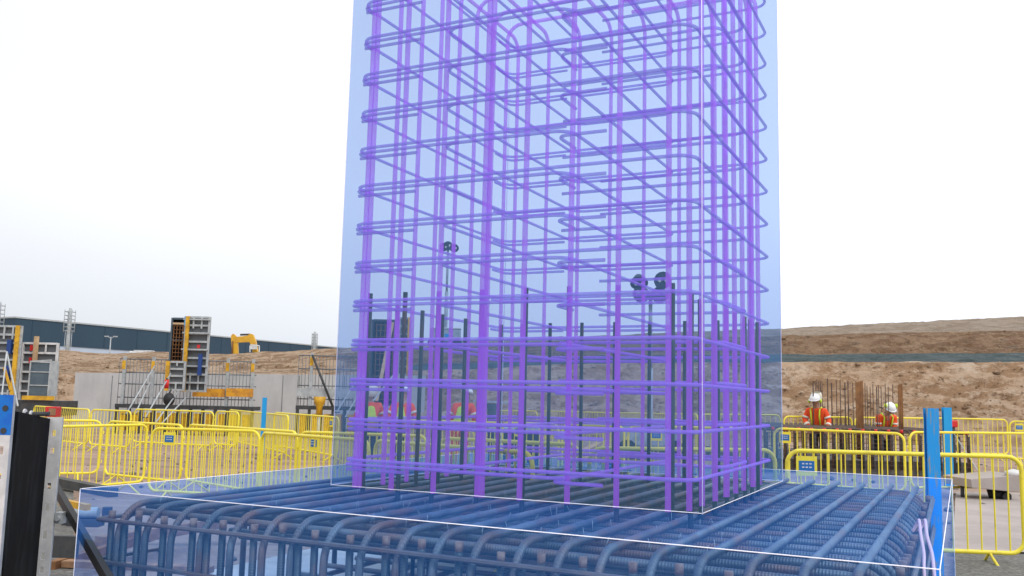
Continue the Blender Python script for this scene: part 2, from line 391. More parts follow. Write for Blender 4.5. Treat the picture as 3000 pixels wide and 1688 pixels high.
# ------------------------------------------------------------ slab frame
S=Vector((-4.2236*HS,9.2094*HS,0)); SW,SDp,TX,TY,TW,TD=[v*HS for v in(7.7052,8.0671,1.6486,1.856,4.0965,4.1057)]
TOP=.9
EX=Vector((math.cos(YAW),math.sin(YAW),0)); EY=Vector((-math.sin(YAW),math.cos(YAW),0))
def W(u,v,z): return S+EX*u+EY*v+Vector((0,0,z))
patch('blinding_slab',[W(-.9,-.5,0),W(5.3,-.5,0),W(5.3,5.2,0),W(-.9,5.2,0)],.026,M['blinding_light'])
gp=[onz(2775,1395,.01),onz(3060,1400,.01),onz(3300,1900,.01),onz(2760,1900,.01)]
def gsheet(name,pts,z,mt): return patch(name,pts,z,mt)
gsheet('gravel_strip',[onz(2800,1628,.0),onz(3300,1640,.0),onz(3400,1900,.0),onz(2790,1900,.0)],.034,M['dgravel'])
gsheet('formwork_shade_patch',[onz(60,1436,0),onz(215,1436,0),onz(215,1900,0),onz(-200,1900,0)],.036,M['dgravel'])  # dark sheet laid in place of the formwork's shadow on the ground
gsheet('concrete_path',[onz(2800,1446,.0),onz(3120,1452,.0),onz(3280,1632,.0),onz(2790,1622,.0)],.030,M['blinding'])

# ------------------------------------------------------------ translucent model volumes
root=thing('holographic_footing','deep blue translucent footing block with white edges, laid over the rebar mat','hologram',S,YAW)
def pane(name,pts,mt,par):
    b=MB(); b.quad(*pts); return b.build(name,mt,par,local=True)
z0=.05
pane('side_face',[(0,0,z0),(SW,0,z0),(SW,0,TOP),(0,0,TOP)],M['holo_slab'],root)
pane('side_face',[(SW,0,z0),(SW,SDp,z0),(SW,SDp,TOP),(SW,0,TOP)],M['holo_slab'],root)
pane('side_face',[(SW,SDp,z0),(0,SDp,z0),(0,SDp,TOP),(SW,SDp,TOP)],M['holo_slab'],root)
pane('side_face',[(0,SDp,z0),(0,0,z0),(0,0,TOP),(0,SDp,TOP)],M['holo_slab'],root)
b=MB()
A=[(0,0),(SW,0),(SW,SDp),(0,SDp)]; B=[(TX,TY),(TX+TW,TY),(TX+TW,TY+TD),(TX,TY+TD)]
for i in range(4):
    j=(i+1)%4; b.quad((*A[i],TOP),(*A[j],TOP),(*B[j],TOP),(*B[i],TOP))
b.build('top_face',M['holo_slab'],root,local=True)
def edge(par,a,c,r=.0023):
    b=MB(); b.tube([a,c],r,6); b.build('edge_line',M['holo_edge'],par,local=True)
for i in range(4):
    j=(i+1)%4; edge(root,(*A[i],TOP+.003),(*A[j],TOP+.003)); edge(root,(*A[i],z0),(*A[i],TOP))
root2=thing('holographic_column','tall pale blue translucent column with white edges standing on the footing','hologram',S,YAW)
HT=7.2
for i in range(4):
    j=(i+1)%4
    pane('side_face',[(*B[i],TOP+.004),(*B[j],TOP+.004),(*B[j],HT),(*B[i],HT)],M['holo_tower'],root2)
    edge(root2,(*B[i],TOP+.006),(*B[j],TOP+.006)); edge(root2,(*B[i],TOP),(*B[i],HT),.0045 if i==3 else .0026)
# ------------------------------------------------------------ violet column cage
US=[.11,.395,.71,1.025,1.315,1.625,1.93,2.235]; VS=[.225,.51,.835,1.125,1.41,1.67,1.98,2.245]
UB=[.15,.46,.765,1.06,1.365,1.67,1.95,2.24]; VL=[.38,.675,.955,1.245,1.53,1.82,2.1]
root3=thing('violet_rebar_cage','violet see-through column cage of tall bars and stacked hoops inside the blue column','rebar cage',S,YAW)
ZT=4.78
def vbar(u,v,dirn,zt,r=.0175,dbl=None):
    for k in ((0,1) if dbl else (0,)):
        uu=u+(dbl[0]*k if dbl else 0); vv=v+(dbl[1]*k if dbl else 0)
        P=[(TX+uu,TY+vv,TOP-.012),(TX+uu,TY+vv,zt),(TX+uu+dirn[0]*1.05,TY+vv+dirn[1]*1.05,zt)]
        b=MB(); b.tube(fillet(P,.14,6),r,10); b.build('vertical_bar',M['holo_bar'],root3,local=True)
for i,u in enumerate(US): vbar(u,.11,(0,1),ZT,dbl=(.034,0) if i in(0,3) else None)
for i,u in enumerate(UB): vbar(u,2.33,(0,-1),ZT,.0165)
for i,v in enumerate(VS): vbar(2.325,v,(-1,0),ZT+.05,dbl=(0,.034) if i in(3,6) else None)
for i,v in enumerate(VL): vbar(.15,v,(1,0),ZT+.05,.0165)
def hoop(u0,u1,v0,v1,z,r=.0115,tails=None,name='hoop'):
    P=[(TX+u0,TY+v0,z),(TX+u1,TY+v0,z),(TX+u1,TY+v1,z),(TX+u0,TY+v1,z)]
    b=MB(); b.tube(fillet(P,.12,7,closed=True),r,8,closed=True); b.build(name,M['holo_hoop'],root3,local=True)
k=0
for k in range(15):
    z=1.07+.262*k
    hoop(.035,2.395,.045,2.37,z)
    hoop(.715,1.63,.05,2.36,z-.034,name='link')
    b=MB(); b.tube(fillet([(TX+1.25,TY+.84,z+.026),(TX+2.375,TY+.84,z+.026),(TX+2.375,TY+1.6,z+.026),(TX+1.25,TY+1.6,z+.026)],.1,5),.0115,8); b.build('link',M['holo_hoop'],root3,local=True)
    b=MB(); b.tube(fillet([(TX+.055,TY+.17,z-.03),(TX+.055,TY+.05,z-.03),(TX+.85,TY+.05,z-.03)],.11,5),.0112,8); b.build('hook',M['holo_hoop'],root3,local=True)
    # tail hooks: left front corner, middle, back
    b=MB(); b.tube([(TX+.07,TY+.07,z-.062),(TX+.52,TY+.07,z-.062)],.0112,8); b.build('hook',M['holo_hoop'],root3,local=True)
    b=MB(); b.tube(fillet([(TX+1.54,TY+.36,z-.06),(TX+1.54,TY+.07,z-.06),(TX+1.86,TY+.07,z-.06)],.07,5),.0112,8); b.build('hook',M['holo_hoop'],root3,local=True)
    b=MB(); b.tube(fillet([(TX+.06,TY+2.1,z-.03),(TX+.06,TY+2.38,z-.03),(TX+.62,TY+2.38,z-.03)],.07,5),.0112,8); b.build('hook',M['holo_hoop'],root3,local=True)

# ------------------------------------------------------------ the real footing cage
fc=thing('footing_rebar_cage','big dark steel rebar footing mat with bent bars and tall starter bars','rebar cage',S,YAW)
ZM=.825
def part(b,nm,mt,par=None): return b.build(nm,M[mt],par or fc,local=True)
for k in range(20):
    u=.30+.2115*k; j=random.uniform(-.012,.012); s=.045
    b=MB(); P=[(u+j,.04,.12),(u+j,.04,ZM),(u+j+s*random.uniform(.5,1),4.72+random.uniform(-.04,.04),ZM)]
    b.tube(fillet(P,.19,8),.0205,12); part(b,'top_bar','by')
    # lapped upright from the bottom mat, cut end
    b=MB(); h=.755+random.uniform(-.015,.02); b.tube([(u+j-.065,.045,.10),(u+j-.065,.045,h)],.0195,10); o=part(b,'upright_bar','bz')
    b=MB(); b.tube([(u+j-.065,.045,h),(u+j-.065,.045,h+.045)],.0198,10); part(b,'bar_end','cut_end',o)
    if k%3==0:
        b=MB(); b.tube([(u+j+.04,.05,.10),(u+j+.04,.05,.74)],.0195,10); part(b,'upright_bar','bz')
nv=22
for k in range(nv):
    v=.16+.213*k; j=random.uniform(-.012,.012)
    b=MB(); P=([(.17,v+j,.12)] if k%5==0 else [])+[(.17,v+j,ZM-.042),(4.42,v+j,ZM-.042),(4.42,v+j,.12)]
    b.tube(fillet(P,.17,8),.0205,12); part(b,'cross_bar','bx')
    if v>1.0:
        b=MB(); v2=v+.1+random.uniform(-.02,.02); b.tube([(.25,v2,ZM-.30),(4.34,v2,ZM-.30)],.03,10); part(b,'lower_cross_bar','bshade')
        b=MB(); v2=v+random.uniform(-.02,.02); b.tube([(.25,v2,ZM-.27),(4.34,v2,ZM-.27)],.03,10); part(b,'lower_cross_bar','bshade')
    b=MB(); h=.70+random.uniform(-.02,.02); b.tube([(4.435,v+j+.07,.1),(4.435,v+j+.07,h)],.0195,10); o=part(b,'upright_bar','bz')
    b=MB(); b.tube([(4.435,v+j+.07,h),(4.435,v+j+.07,h+.045)],.0198,10); part(b,'bar_end','cut_end',o)
for z,dz in((.735,0),(.50,.0),(.22,0)):
    b=MB(); b.tube(fillet([(.14,.5,z),(.12,.018,z),(2.35,.016,z+random.uniform(-.01,.01)),(4.50,.018,z),(4.48,4.7,z)],.04,4),.0125,8); part(b,'side_bar','by_rusty')
    b=MB(); b.tube([(4.475,.5,z-.1),(4.475,4.6,z+.03)],.011,8); part(b,'side_bar','by_rusty')
# bottom mat
for k in range(12):
    b=MB(); b.tube([(.3+.37*k,.1,.12),(.3+.37*k,4.6,.12)],.02,8); part(b,'bottom_bar','by')
    b=MB(); b.tube([(.2,.2+.39*k,.16),(4.4,.2+.39*k,.16)],.02,8); part(b,'bottom_bar','bx')
# starters
def front_uv(u,v=.11):
    P=W(TX+u,TY+v,0); d=Vector((P.x,P.y,0)).normalized(); P=P+d*.052+EX*random.uniform(-.006,.008)-S
    return P.dot(EX)-TX,P.dot(EY)-TY
def starter(u,v,zt):
    a=random.uniform(-.008,.008); c=random.uniform(-.006,.008)
    b=MB(); b.tube([(TX+u,TY+v,.14),(TX+u+a,TY+v+c,zt)],.0155,10); part(b,'starter_bar','bz')
for u in [.175,.445,.70,1.01,1.33,1.63,1.935,2.25]: starter(*front_uv(u),2.18)
for v in [.235,.525,.85,1.15,1.44,1.70,1.98,2.2]: starter(*front_uv(2.325,v-.02),2.125)
for v in [.48,.80,1.12,1.48,1.8,2.1]: starter(.15,v,2.125)
for u in [.26,.535,.835,1.125,1.425,1.72,2.0]: starter(u,2.3,2.15)
# bright tie wires: one stuff part
b=MB()
for k in range(160):
    u=.30+.2115*random.randrange(20); v=.16+.213*random.randrange(nv)
    p=Vector((u+random.uniform(-.03,.03),v,ZM+.015)); b.tube([p,p+Vector((random.uniform(-.015,.015),random.uniform(-.015,.015),random.uniform(.025,.055)))],.0012,4)
o=part(b,'tie_wires','galv'); o['kind']='stuff'

# ------------------------------------------------------------ barriers
BAR_GROUP='yellow pedestrian barriers around the works'
def barrier(L_,R_,label,sign=None,feet=(.25,.25),h=1.1):
    a=onG(L_[0],L_[1],h); c=onG(R_[0],R_[1],h); 
    a0=a-Vector((0,0,h)); c0=c-Vector((0,0,h)); ln=(c0-a0).length
    mid=(a0+c0)/2; d=(c0-a0).normalized(); rz=math.atan2(d.y,d.x)
    t=thing('barrier',label,'barrier',mid,0,BAR_GROUP)
    t.rotation_euler=(0,0,rz)
    sl=(c0.z-a0.z)/ln
    def P(x,z,y=0): return Vector((x,y,z+sl*x))
    H=ln/2-.018; zb=.17
    b=MB(); b.tube(fillet([P(-H,zb),P(-H,h-.018),P(H,h-.018),P(H,zb)],.13,6,closed=True),.021,10,closed=True)
    for z in(.35,.85): b.tube([P(H+.012,z),P(H+.045,z),P(H+.045,z+.05)],.007,6)
    b.build('frame',M['yellow'],t,local=True)
    n=max(4,int(round(ln/.135))); first=None
    for i in range(1,n):
        x=-H+2*H*i/n; inset=0
        e_=min(x+H,H-x); dz=0
        if e_<.13: dz=.13-math.sqrt(max(0,.13**2-(.13-e_)**2))
        b=MB(); b.tube([P(x,zb+dz),P(x,h-.018-dz)],.0085,6,cap=False); b.build('bar',M['yellow'],t,local=True)
    for sx in(-1,1):
        x=sx*(H-(.32 if ln>1.2 else .2)); b=MB()
        for sy in(-1,1):
            b.tube([P(x,zb,0),P(x,zb-.03,sy*.04),P(x+sx*.02,.0,sy*.26)],.014,8)
        b.build('foot',M['yellow'],t,local=True)
    if sign is not None:
        x=-H+2*H*sign
        b=MB(); b.cbox(P(x,h-.165),(.20,.012,.19)); s=b.build('sign_plate',M['yellow'],t,local=True)
        b=MB(); b.cbox(P(x,h-.165,-.0085),(.15,.004,.10)); s2=b.build('blue_sign',M['blue_sign'],s,local=True)
        b=MB()
        for q,wd in((.022,.10),(-.012,.11)):
            for r in range(3): b.cbox(P(x-.035+r*.035,h-.165+q,-.0115),(.022,.002,.012))
        b.build('lettering',M['white'],s2 if False else s,local=True)
    return t
NEAR='the nearest left-hand line'
barrier((40,1249),(434,1241),'yellow barrier right behind the grey formwork edge, lowest rail hidden by the panel',None)
barrier((444,1251),(765,1260),'yellow barrier with small blue sign, just above the left corner of the blue footing',.17)
barrier((767,1264),(1084,1286),'yellow barrier half inside the blue column, left of the first violet bar',None)
barrier((1098,1286),(1565,1322),'yellow barrier nearest the back of the rebar mat, under the three orange workers',None)
barrier((1722,1308),(2275,1314),'yellow barrier behind the right half of the violet cage, blue sign at its left end',.12)
barrier((2300,1314),(2996,1334),'large nearest yellow barrier at the right, blue sign at its left end',.085)
barrier((-60,1226),(302,1230),'yellow barrier in the second left line, cut off by the formwork',None)
barrier((316,1231),(540,1243),'narrow yellow barrier of the second left line beside the low gap',None)
barrier((553,1241),(873,1262),'yellow barrier of the second left line in front of the far blue post',None)
barrier((879,1262),(1255,1274),'yellow barrier of the second line crossing the left edge of the blue column',.12)
barrier((1290,1279),(1702,1299),'yellow barrier of the second line behind the middle of the violet cage',None)
barrier((2265,1252),(2652,1268),'yellow barrier in front of the distant rebar cage, small blue sign at its left end',.09)
barrier((2662,1263),(3110,1268),'yellow barrier crossing behind the tall blue posts at the right edge',None)
barrier((100,1188),(264,1198),'yellow barrier of the back left row, nearest the formwork clamp',None)
barrier((268,1198),(386,1203),'short-looking yellow barrier of the back left row beside the concrete wall end',None)
barrier((394,1197),(628,1205),'yellow barrier of the back left row below the white diagonal props',None)
barrier((632,1203),(702,1206),'narrow-looking yellow barrier of the back left row under the orange beam',None)
barrier((673,1199),(846,1216),'yellow barrier of the back left row in front of the far blue post',None)
barrier((805,1207),(994,1221),'yellow barrier of the back left row in front of the yellow hopper',.9)
barrier((1087,1226),(1270,1231),'yellow barrier in front of the waists of the two left workers',None)
barrier((1275,1231),(1465,1236),'yellow barrier in front of the third worker with the white helmet',None)
barrier((1470,1236),(1640,1240),'yellow barrier in front of the dark crates behind the violet cage',.3)
barrier((1645,1240),(1832,1246),'yellow barrier between the dark crates and the lighting tower trailer',None)
barrier((1838,1246),(2222,1252),'yellow barrier in front of the lighting tower trailer',.22)
barrier((1385,1201),(1575,1203),'far yellow barrier below the sand bank, left of the violet cage middle',None)
barrier((1583,1203),(1800,1208),'far yellow barrier below the sand bank, behind the violet cage middle',None)
barrier((1805,1208),(2045,1212),'far yellow barrier below the sand bank, behind the lighting tower mast',None)
barrier((2050,1212),(2288,1214),'far yellow barrier below the sand bank, under the right edge of the blue column',None)
barrier((2295,1218),(2497,1221),'far yellow barrier behind the worker with the raised visor',None)
barrier((2503,1221),(2728,1224),'far yellow barrier behind the bending worker and the blue posts',None)
barrier((2733,1223),(2952,1228),'far yellow barrier just right of the tall blue posts',None)
barrier((2955,1232),(3100,1236),'far yellow barrier at the right edge with a tiny blue sign',.2)

# ------------------------------------------------------------ blue posts
def ipost(px,dist,ytop,wd,label,mt,bottom=0):
    top=at(px,ytop,dist); base=Vector((top.x,top.y,G(top.x,top.y)+bottom))
    t=thing('steel_post',label,'post',base,.06)
    H=top.z-base.z; b=MB()
    b.cbox((0,-wd*.2,H/2),(wd,.012,H)); b.cbox((0,wd*.2,H/2),(wd,.012,H)); b.build('flange',M[mt],t,local=True)
    b=MB(); b.cbox((0,0,H/2),(.012,wd*.4-.014,H)); b.build('web',M[mt],t,local=True)
    b=MB(); b.cbox((0,0,.006),(wd*1.5,wd*1.5,.012)); b.build('base_plate',M['dark'],t,local=True)
    return t
ipost(2727,8.0,1196,.112,'tall blue painted steel post in front of the nearest right barrier, paint worn','blue_worn')
ipost(2773,17.,1194,.155,'blue steel post standing just behind and right of the worn blue post','blue')
ipost(776,24.,1165,.11,'small far blue post in front of the grey concrete wall','blue')

# ------------------------------------------------------------ near formwork on the left
def slotted(t,x0,x1,y,z1,slots,nm,mt,face_y=-1):
    pass
fx=at(10,1400,5.2)
# left panel edge (white, blue top)
def flange_thing(pl,pr,dist,ytop,label,blue_to=None,skew=0,slots=()):
    a=at(pl,1500,dist); c=at(pr,1500,dist); ztop=at((pl+pr)/2,ytop,dist).z
    base=Vector(((a.x+c.x)/2,a.y,G(a.x,a.y))); wd=(c.x-a.x)
    return base,wd,ztop-base.z
def formedge(px_top,px_bot,wpx,dist,ytop,label,blue=None,slots=(),back=None,lean=True):
    # steel edge profile of a formwork panel, slightly leaning as in the photo
    T=at(px_top,ytop,dist); Bm=at(px_bot,1690,dist); 
    dirn=(T-Bm); dirn/=dirn.z
    base=T-dirn*(T.z-G(T.x,T.y)-.01); wd=wpx*dist/FPX
    return T,base,dirn,wd
T,base,dirn,wd=formedge(161,120,43,6.0,1223,'')
fw=thing('formwork_stop_end','black faced formwork panel with grey slotted steel edge, red block and clamp on top','formwork',base)
H=T.z-base.z
def sk(p): # shear by lean
    return Vector((p[0]+dirn.x*p[2],p[1]+dirn.y*p[2],p[2]))
def skbox(b,a,c):
    i=len(b.v); b.box(a,c)
    for k in range(i,len(b.v)): b.v[k]=sk(b.v[k])
# face plate with slots: build as stacked strips leaving slot openings
slots_px=[(1260,1278),(1312,1328),(1415,1433),(1475,1498),(1555,1580),(1620,1640),(1660,1680)]
def slotted_plate(par,w,H,slots,mt,nm,ydepth,y0=0):
    b=MB(); sw=w*.13; zs=[0]+[q for s in sorted(slots) for q in s]+[H]
    for i in range(0,len(zs)-1):
        if zs[i+1]-zs[i]<1e-4: continue
        if i%2==0: skbox(b,(-w/2,y0,zs[i]),(w/2,y0+ydepth,zs[i+1]))
        else:
            skbox(b,(-w/2,y0,zs[i]),(-sw,y0+ydepth,zs[i+1])); skbox(b,(sw,y0,zs[i]),(w/2,y0+ydepth,zs[i+1]))
    return b.build(nm,M[mt],par,local=True)
def zpx(py,dist): return at(150,py,dist).z-base.z
sl=[(zpx(b_,6.0),zpx(a_,6.0)) for a_,b_ in slots_px]
slotted_plate(fw,wd,H,sl,'white','edge_profile',.006)
b=MB(); skbox(b,(-wd/2,.006,0),(-wd/2+.006,.022,H)); skbox(b,(wd/2-.006,.006,0),(wd/2,.022,H)); skbox(b,(-wd/2,.006,H-.006),(wd/2,.022,H-.0005)); b.build('side_flange',M['galv'],fw,local=True)
# black plywood face running away to the left
pl_l=at(38,1206,5.15); lx=pl_l.x-base.x; ly=pl_l.y-base.y
b=MB(); 
p1=Vector((-wd/2-.003,.002,0)); p2=Vector((lx+.0,ly,0)); 
def wall(b,p1,p2,z0,h1,h2,th=.02):
    d=(p2-p1).normalized(); n=Vector((-d.y,d.x,0))*th
    i=len(b.v)
    for q in(p1,p2,p2+n,p1+n): b.v.append(sk((q.x,q.y,z0)))
    for q,h in((p1,h1),(p2,h2),(p2+n,h2),(p1+n,h1)): b.v.append(sk((q.x,q.y,h)))
    for q in((0,3,2,1),(4,5,6,7),(0,1,5,4),(1,2,6,5),(2,3,7,6),(3,0,4,7)): b.f.append(tuple(i+k for k in q)); b.sm.append(False)
wall(b,p1,p2,0,H-.01,pl_l.z-base.z)
b.build('plywood_face',M['ply'],fw,local=True)
# bolt bracket at side
b=MB(); zb_=zpx(1518,6); b.cbox(sk((wd/2+.03,.03,zb_)),(.05,.06,.07)); b.tube([sk((wd/2+.03,-.02,zb_)),sk((wd/2+.03,.03,zb_))],.016,8); b.build('wedge_clamp',M['galv'],fw,local=True)
# clamp and red block lying on top
q=at(147,1208,6.0); cl=thing('red_block','red plastic block with wooden side lying on the formwork edge','block',(q.x,q.y+.04,T.z+.001))
b=MB(); b.cbox((0,0,.034),(.075,.07,.066)); b.build('body',M['red'],cl,local=True,bevel=.004)
b=MB(); b.cbox((.012,-.0375,.034),(.045,.004,.045)); b.build('wooden_side',M['timber'],cl,local=True)
q=at(105,1208,5.7); cl=thing('screw_clamp','black and silver screw clamp lying beside the red block on the formwork','clamp',(q.x,q.y,T.z-.0))
b=MB(); b.tube([(-.09,.0,.025),(.075,.02,.03)],.014,10); b.build('spindle',M['dark'],cl,local=True)
b=MB(); b.tube([(-.03,-.004,.028),(-.02,-.004,.028)],.02,10); b.tube([(-.07,-.006,.04),(-.06,-.006,.04)],.018,10); b.build('collar',M['white'],cl,local=True)
b=MB(); b.tube([(-.16,0,.02),(-.12,0,.035),(-.09,0,.02)],[.006,.02,.018],8); b.build('handle',M['black'],cl,local=True)
# left white profile
T2,base2,dirn,wd2=formedge(18,-28,42,5.0,1157,'')
fw2=thing('formwork_edge','white steel formwork edge profile with bright blue painted top at far left','formwork',base2)
base_s=base; base=base2; H2=T2.z-base2.z
zz=lambda py: at(10,py,5.0).z-base2.z
sl2=[(zz(1270),zz(1255)),(zz(1332),zz(1308)),(zz(1405),zz(1388)),(zz(1500),zz(1480))]
zc=zz(1275)
b=MB()
slotted_plate(fw2,wd2,zc,[s for s in sl2 if s[1]<zc],'white','edge_profile',.006)
b=MB(); skbox(b,(-wd2/2,0,zc+.0005),(wd2/2,.006,H2)); b.build('blue_top',M['blue_dark'],fw2,local=True)
b=MB()
for py in(1196,1262):
    z=zz(py); b.tube([sk((.003,-.004,z)),sk((.003,-.001,z))],.016,14)
b.build('bolt_hole',M['dark'],fw2,local=True)
b=MB(); skbox(b,(wd2/2-.006,.006,0),(wd2/2,.03,H2)); b.build('side_flange',M['galv'],fw2,local=True)

# braces and timbers on the left, inside and beside the footing
def stick(name,label,cat,a,c,w,h,mt,group=None):
    a=Vector(a);c=Vector(c); t=MB(); t.beam(a,c,w,h); 
    o=MB(); o.v=[v-a for v in t.v]; o.f=t.f; o.sm=t.sm
    ob=o.build(name,M[mt]); ob.location=a; tag(ob,label,cat,group); return ob
a=at(158,1420,6.6); c=at(330,1720,4.9); stick('diagonal_brace','black diagonal steel brace leaning beside the grey formwork edge','brace',a,c,.035,.06,'black')
a=onz(290,1590,.09); c=onz(640,1532,.09); stick('timber_beam','brown timber beam lying on the ground behind the left end of the rebar mat','timber',a,c,.11,.11,'timber')
a=onz(190,1650,.07); c=onz(620,1670,.07); stick('timber_plank','long red-brown plank on the ground at the lower left','timber',a,c,.10,.05,'timber')
a=onz(150,1660,.06); c=onz(480,1560,.06); stick('steel_waler','rusty red steel rail lying under the rebar mat','steel rail',a,c,.07,.08,'rust')
a=onz(180,1470,.35); c=onz(258,1487,.33); stick('yellow_strut','short yellow strut end beside the left corner of the blue footing','strut',a,c,.06,.06,'yellow2')
a=onz(150,1600,.30); c=onz(226,1602,.30); stick('black_beam','black steel beam behind the slotted formwork edge','beam',a,c,.06,.16,'dark')
a=onz(140,1430,.02)+Vector((0,0,.12)); c=onz(330,1466,.02)+Vector((0,0,.10)); stick('base_rail','dark steel ground rail behind the left end of the footing','beam',a,c,.14,.12,'dark')
a=onz(255,1480,.25)
t=thing('steel_coupler','grey steel coupler and fittings heap at the left corner of the footing','fittings',(a.x,a.y,.03))
b=MB(); b.tube([(-.12,0,.14),(.12,.02,.14)],.06,12); b.build('pipe_end',M['galv'],t,local=True)
b=MB(); b.cbox((0,0,.04),(.34,.16,.08)); b.cbox((.2,.05,.12),(.08,.08,.16)); b.cbox((-.22,.03,.1),(.06,.1,.2)); b.build('base_block',M['dark'],t,local=True,bevel=.006)

# pink hoses
for k,(x0,x1,lab) in enumerate(((2688,2708,'pink hose hanging down the right side of the mat, left one of the pair'),(2706,2738,'pink hose hanging down the right side of the mat, right one of the pair'))):
    a=at(x0,1532,5.15); b_=at(x0+3,1528,5.1); c1=at(x0+10,1570,4.95); c2=at(x1,1690,4.6)
    P=[a+Vector((-.02,.02,-.05)),a,b_+Vector((.004,0,.004)),c1,at((x0+x1)/2+9,1625,4.8),c2,c2+Vector((.01,-.03,-.35))]
    # smooth
    Q=[]
    for i in range(len(P)-1):
        p0=P[max(i-1,0)];p1=P[i];p2=P[i+1];p3=P[min(i+2,len(P)-1)]
        for s in range(6):
            t_=s/6; Q.append(.5*((2*p1)+(p2-p0)*t_+(2*p0-5*p1+4*p2-p3)*t_*t_+(3*p1-p0-3*p2+p3)*t_**3))
    Q.append(P[-1]); mb=MB(); o0=Q[0].copy(); mb.tube([q-o0 for q in Q],.0085,8); o=mb.build('hose',M['pink']); o.location=o0; tag(o,lab,'hose',None)

# ------------------------------------------------------------ second rebar cage (right, beyond barriers)
c2=thing('distant_rebar_cage','distant rebar footing cage with red end caps and thin starter bars, two workers in it','rebar cage',(5.35,19.4,G(7,20)))
HX,HY,HZ=4.35,5.2,.92
for k in range(22):
    x=.05+k*(HX-.1)/21; b=MB(); b.tube(fillet([(x,0,.1),(x,0,HZ),(x,HY,HZ),(x,HY,.1)],.1,4),.02,8); b.build('long_bar',M['rust_dark'],c2,local=True)
    b=MB(); b.tube([(x+.04,.03,.1),(x+.04,.03,HZ-.1)],.028,8); b.build('upright_bar',M['dark'],c2,local=True)
for k in range(24):
    y=.05+k*(HY-.1)/23; b=MB(); b.tube([(0,y,HZ-.04),(HX,y,HZ-.04)],.02,8); b.build('cross_bar',M['rust_dark'],c2,local=True)
for k in range(16):
    x=.2+k*(HX-.3)/15; b=MB(); b.cyl((x,-.035),.035,HZ-.05,HZ+.02,8); b.build('end_cap',M['red'],c2,local=True)
for k in range(16):
    b=MB(); y=.1+k*.32; b.cyl((-.03,y),.03,HZ-.04,HZ+.03,8); b.build('end_cap',M['red'],c2,local=True)
for k in range(9):
    z=.1+k*.09; b=MB(); b.tube([(0,-.02,z),(HX,-.02,z)],.006,5); b.build('side_bar',M['rust_dark'],c2,local=True)
b=MB(); b.box((-.1,.1,0),(HX+.1,HY,.27)); b.build('kicker',M['dconcrete'],c2,local=True)
def st2(px,ytop,dist,r=.011,nm='starter_bar',mt='rust_dark',zb=None):
    T_=at(px,ytop,dist); P=T_-c2.location; b=MB(); b.tube([(P.x,P.y,.2),(P.x,P.y,P.z)],r,6); b.build(nm,M[mt],c2,local=True)
for px in(2382,2389,2393,2398,2403,2408,2424,2436,2450,2461,2475,2484,2498,2507): st2(px,random.uniform(1108,1122),random.uniform(22,24),.011 if px%3 else .016)
for px in(2521,2527,2534,2540,2549,2557,2568,2573,2581,2593,2602,2615,2633): st2(px,random.uniform(1122,1134),random.uniform(21.4,23.5),.010 if px%3 else .014)
for px,yt,wp in((2517,1116,17),(2637,1128,9)):
    for k in range(5 if wp>10 else 3):
        st2(px-wp/2+wp*k/(4 if wp>10 else 2),yt+random.uniform(-3,4),20.2+.03*k,.02,'bundled_bar','rust')
rc=at(2792,1246,19.0); t=thing('red_edge_clamp','red clamp with diagonal steel prop at the right corner of the distant cage','prop',(rc.x,rc.y,G(rc.x,rc.y)))
hh=rc.z-t.location.z
b=MB(); b.tube([(0,0,0),(0,0,hh)],.04,8); b.build('post',M['dark'],t,local=True)
b=MB(); b.cbox((0,0,hh+.03),(.16,.12,.14)); b.cbox((-.12,0,hh-.04),(.18,.1,.08)); b.build('clamp_head',M['red'],t,local=True,bevel=.02)
e_=onz(2888,1412,.1)-t.location; b=MB(); b.tube([(0,0,hh-.15),(e_.x,e_.y,.02)],.012,6); b.build('diagonal_prop',M['galv'],t,local=True)
e_=onz(2835,1408,.1)-t.location; b=MB(); b.tube([(0,0,hh-.3),(e_.x,e_.y,.02)],.012,6); b.build('diagonal_prop',M['dark'],t,local=True)

# wheelbarrow-like board trolley at right
q=onz(2890,1463,.0); t=thing('board_trolley','low grey board on a black wheeled tub behind the nearest right barrier','trolley',(q.x,q.y,G(q.x,q.y)),.1)
b=MB(); plate_=[(-.50,.22),(.30,.16),(.44,.30),(.36,.44),(-.52,.36)]
i=len(b.v)
for y in(-.4,.4):
    for p in plate_: b.v.append(Vector((p[0],y,p[1])))
n=5; b.f.append(tuple(range(n))); b.f.append(tuple(reversed(range(n,2*n)))); b.sm+=[False]*2
for k in range(n): b.f.append((k,n+k,n+(k+1)%n,(k+1)%n)); b.sm.append(False)
b.build('board',M['blinding'],t,local=True,bevel=.01)
b=MB(); b.tube([(.14,-.1,.0),(.14,-.1,.17)],[.13,.17],20); b.build('tub',M['black'],t,local=True)
b=MB(); b.tube([(.16,-.32,.075),(.16,-.25,.075)],.075,16); b.build('wheel',M['black'],t,local=True)
b=MB(); b.tube([(-.42,0,0),(-.42,0,.24)],.03,8); b.build('leg',M['dark'],t,local=True)
b=MB(); b.ball((0,0,0),(.20,.13,.09),12,8)
for i,v in enumerate(b.v): b.v[i]=v*(1+.12*h2(v.x*20,v.y*20+v.z*30))*.7+Vector((.30,-.3,.46))
o=b.build('bag',M['white'],None); o.location=t.location; o.name='white_bag'; tag(o,'crumpled white bag lying on the grey board trolley at right','bag')

